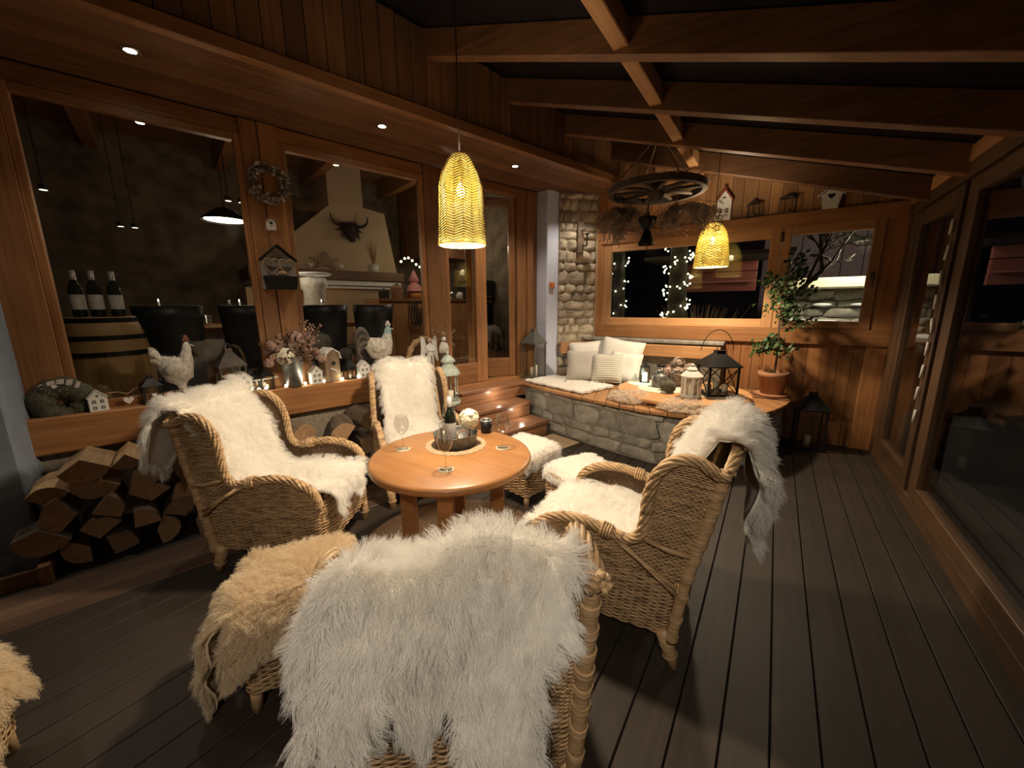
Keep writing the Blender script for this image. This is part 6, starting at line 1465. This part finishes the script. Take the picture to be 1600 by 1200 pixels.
for z in (.12, .27, .70, .84, .99): r0 = np.interp(z, [p[1] for p in prof], [p[0] for p in prof]); MB().lathe([(r0+.002, z-.02), (r0+.006, z-.02), (r0+.006, z+.02), (r0+.002, z+.02), (r0+.002, z-.02)], 26).build('hoop', 'black_metal', t)
for k, (dc, ds, lab) in enumerate(((.08, -.10, 'dark wine bottle at the left on the barrel'), (.10, .0, 'dark wine bottle in the middle on the barrel'), (.08, .11, 'dark wine bottle at the right on the barrel'))): bottle('wine_bottle', lab, HW(-4.58+dc, -.40+ds, 1.478), s=1.15, group='bottles on the barrel')
t = thing('wicker_tray', 'grey woven box behind the bottles beside the barrel', 'box', HW(-5.0, -.14, 1.36), HROT)
for k in range(6): MB().box((0, (k-2.5)*.055, .09), (.02, .05, .18)).build('slat', 'white_wood', t)
MB().box((-.1, 0, .02), (.2, .33, .04)).build('base', 'white_wood', t); t.location.z = 1.30
bottle('wine_bottle', 'wine bottle standing on the dining table between two dark chairs', HW(-6.0, .60, 1.33), group=None)
for k, (c, s_) in enumerate(((-5.8, -.2), (-5.8, .05), (-5.75, .35), (-5.8, .75), (-5.8, .95), (-5.8, 1.25), (-5.8, 1.55))):
    t = thing('table_glass', 'clear drinking glass on the dining table inside, %s from the left' % OR[k], 'glass', HW(c, s_, 1.33), 0, 'glasses on the dining table')
    MB().lathe([(.0005, .002), (.032, .002), (.038, .13), (.036, .13), (.030, .01), (.0005, .01)], 14).build('bowl', 'wine_glass', t, True)
for k, (s_, lab) in enumerate(((.72, 'white candle in a holder between the dark chairs'), (1.0, 'white candle in a holder behind the wooden posts'), (-.05, 'white candle on the left of the dining table'), (1.7, 'white candle in a holder right of the birch lamp'))):
    t = thing('table_candle', lab, 'candle', HW(-6.1, s_, 1.33)); MB().lathe([(.0005, 0), (.04, 0), (.012, .02), (.012, .10), (.022, .11), (.0005, .11)], 14).build('holder', 'chrome', t, True); MB().lathe([(.0005, .11), (.011, .11), (.011, .28), (.0005, .28)], 10).build('candle', 'candle', t, True); MB().ball((0, 0, .30), .010, 6, 5, (.6, .6, 1.6)).build('flame', 'fairy_white', t, True)
# dining lamp and interior spots
t = thing('dining_lamp', 'lit shallow pendant lamp over the dining table inside', 'lamp', HW(-6.0, .69, 2.56))
MB().lathe([(.25, 0), (.24, .02), (.10, .13), (.02, .16), (.0005, .16)], 24).build('shade', 'black_metal', t, True); MB().lathe([(.0005, .012), (.215, .012)], 24).build('diffuser', 'lampshade_lit', t); MB().tube([(0, 0, .15), (0, 0, 1.6)], .005, 5).build('cable', 'cable', t)
for c, s_, lab in ((-6.6, -.95, 'pair spot far left on the ceiling inside'), (-6.6, -.80, 'second of the far left ceiling spots inside'), (-7.6, -.30, 'small ceiling spot left of the dining lamp inside'), (-7.6, -.16, 'second small ceiling spot left of the dining lamp inside'), (-6.3, .78, 'small ceiling spot above the dining lamp inside'), (-6.3, .92, 'second small ceiling spot above the dining lamp inside')):
    z = {-6.6: 2.78, -7.6: 2.62, -6.3: 2.86}[c]; t = thing('ceiling_spot', lab, 'spotlight', HW(c, s_, z), 0, 'ceiling spots inside the house'); MB().lathe([(.0005, 0), (.035, 0), (.04, .05), (.0005, .05)], 14).build('housing', 'black_metal', t); MB().lathe([(.0005, -.002), (.032, -.002)], 12).build('lens', 'led_white', t); MB().tube([(0, 0, .05), (0, 0, 4.25-z)], .006, 5).build('rod', 'cable', t)
# kitchen counter
t = thing('kitchen_counter', 'timber clad kitchen counter with wooden top inside the house', 'counter', HW(-6.4, 3.55, .56), HROT)
MB().box((0, 0, 1.08), (.62, 2.0, .05)).build('worktop', 'honey_y', t, bevel=.005)
for k in range(8): MB().box((.27, -.875+k*.25, .53), (.03, .245, 1.04)).build('panel', 'pine_z', t, bevel=.004)
MB().box((-.05, 0, .53), (.55, 1.95, 1.05)).build('carcass', 'brown_z', t)
m = MB()
for k in range(3): m.tube([Vector(p) for p in spath([(.33, -.45+k*.05, 1.05), (.34, -.48+k*.05, .75), (.34, -.40+k*.05, .68), (.33, -.37+k*.05, .95)], 12)], .012, 5)
m.build('leather_straps', 'bracket_dark', t)
t = thing('pink_gnome', 'pink gnome figure standing on the kitchen counter', 'figure', HW(-6.3, 3.28, 1.67)); MB().lathe([(.0005, 0), (.13, 0), (.11, .10), (.05, .14), (.0005, .14)], 14).build('body', 'ginger', t, True); MB().lathe([(.14, .12), (.10, .22), (.05, .26), (.055, .28), (.09, .30), (.03, .44), (.0005, .48)], 14).build('hat', 'pink_cloth', t, True); MB().ball((0, 0, .14), .07, 10, 7).build('head', 'dry_pink', t, True)
t = thing('pumpkin_lamp', 'glowing orange ornament on the kitchen counter', 'ornament', HW(-6.3, 3.62, 1.67)); MB().ball((0, 0, .12), .12, 14, 9).build('body', 'ember_orange', t, True); MB().lathe([(.05, .22), (.03, .32), (.0005, .34)], 12).build('top', 'ginger', t, True)
for k, (s_, w_, h, mt, nm, lab) in enumerate(((2.75, .22, .14, 'bracket_dark', 'bread_box', 'dark box at the left end of the kitchen counter'), (2.98, .26, .22, 'rust', 'wooden_box', 'brown wooden box beside the pink gnome'), (3.45, .12, .20, 'ginger', 'honey_jar', 'amber jar between gnome and orange ornament'), (3.85, .16, .35, 'birch', 'pale_vase', 'tall pale vase at the right on the kitchen counter'))):
    t = thing(nm, lab, 'box' if 'box' in nm else 'jar', HW(-6.35, s_, 1.67)); MB().lathe([(.0005, 0), (w_*.5, 0), (w_*.52, h*.8), (w_*.3, h), (.0005, h)], 4 if 'box' in nm else 14).build('body', mt, t, 'box' not in nm); MB().ball((0, 0, h), w_*.12, 7, 5).build('knob', 'bracket_dark', t, True)
t = thing('string_light', 'garland of tiny warm lights hung at the right of the fireplace', 'string lights', HW(-7.4, 4.0, 2.4)); m = MB(); m.tube([HW(0, -.4+k*.08, .08*math.sin(k*.9)) for k in range(11)], .006, 4); m.build('wire', 'cable', t)
for k in range(11): MB().ball(HW(0, -.4+k*.08, .08*math.sin(k*.9)), .022, 6, 5).build('bulb', 'fairy', t, True)
# kitchen units behind the door
t = thing('kitchen_unit', 'dark kitchen units with oven seen through the door glass', 'cabinet', HW(-7.0, 4.95, .56), HROT)
MB().box((-.3, .03, .53), (.6, 1.08, 1.02)).build('body', 'appliance', t); MB().box((-.3, .03, 1.07), (.64, 1.12, .05)).build('worktop', 'honey_y', t)
for k in range(2): d = MB().box((.012, -.24+k*.54, .53), (.02, .52, 1.0)).build('door', 'appliance', t, bevel=.004); MB().box((.035, -.24+k*.54, .92), (.02, .3, .02)).build('handle', 'chrome', d)
ibox('oven', 'black oven with a small lit display on the kitchen units', 'oven', -7.2, 5.25, 1.66, (.5, .62, .42), 'appliance'); d = MB().box((.256, -.08, .30), (.006, .12, .06)).build('display', 'led_white', bpy.data.objects['oven']); MB().box((.27, 0, .08), (.02, .4, .025)).build('handle', 'chrome', bpy.data.objects['oven'])
ibox('white_fridge', 'tall white cabinet side beside the oven inside', 'cabinet', -7.2, 4.35, .56, (.62, .12, 1.15), 'white_paint')
for k, (s_, lab) in enumerate(((4.55, 'chrome kettle on the kitchen units'), (4.75, 'small white pot on the kitchen units'), (4.45, 'white cup on the kitchen units'))):
    t = thing(('kettle', 'white_pot', 'cup')[k], lab, ('kettle', 'pot', 'cup')[k], HW(-7.1, s_, 1.66)); MB().lathe([(.0005, 0), (.08, 0), (.09, .08), (.05, .16), (.0005, .17)], 14).build('body', ('chrome', 'ceramic', 'ceramic')[k], t, True); MB().tube([(.06, 0, .12), (.11, 0, .1), (.08, 0, .04)], .008, 6).build('handle', 'bracket_dark', t)
hbox('wall_panel', -9.0, -7.8, 4.4, 5.6, 2.6, 4.2, 'brown_y', it)
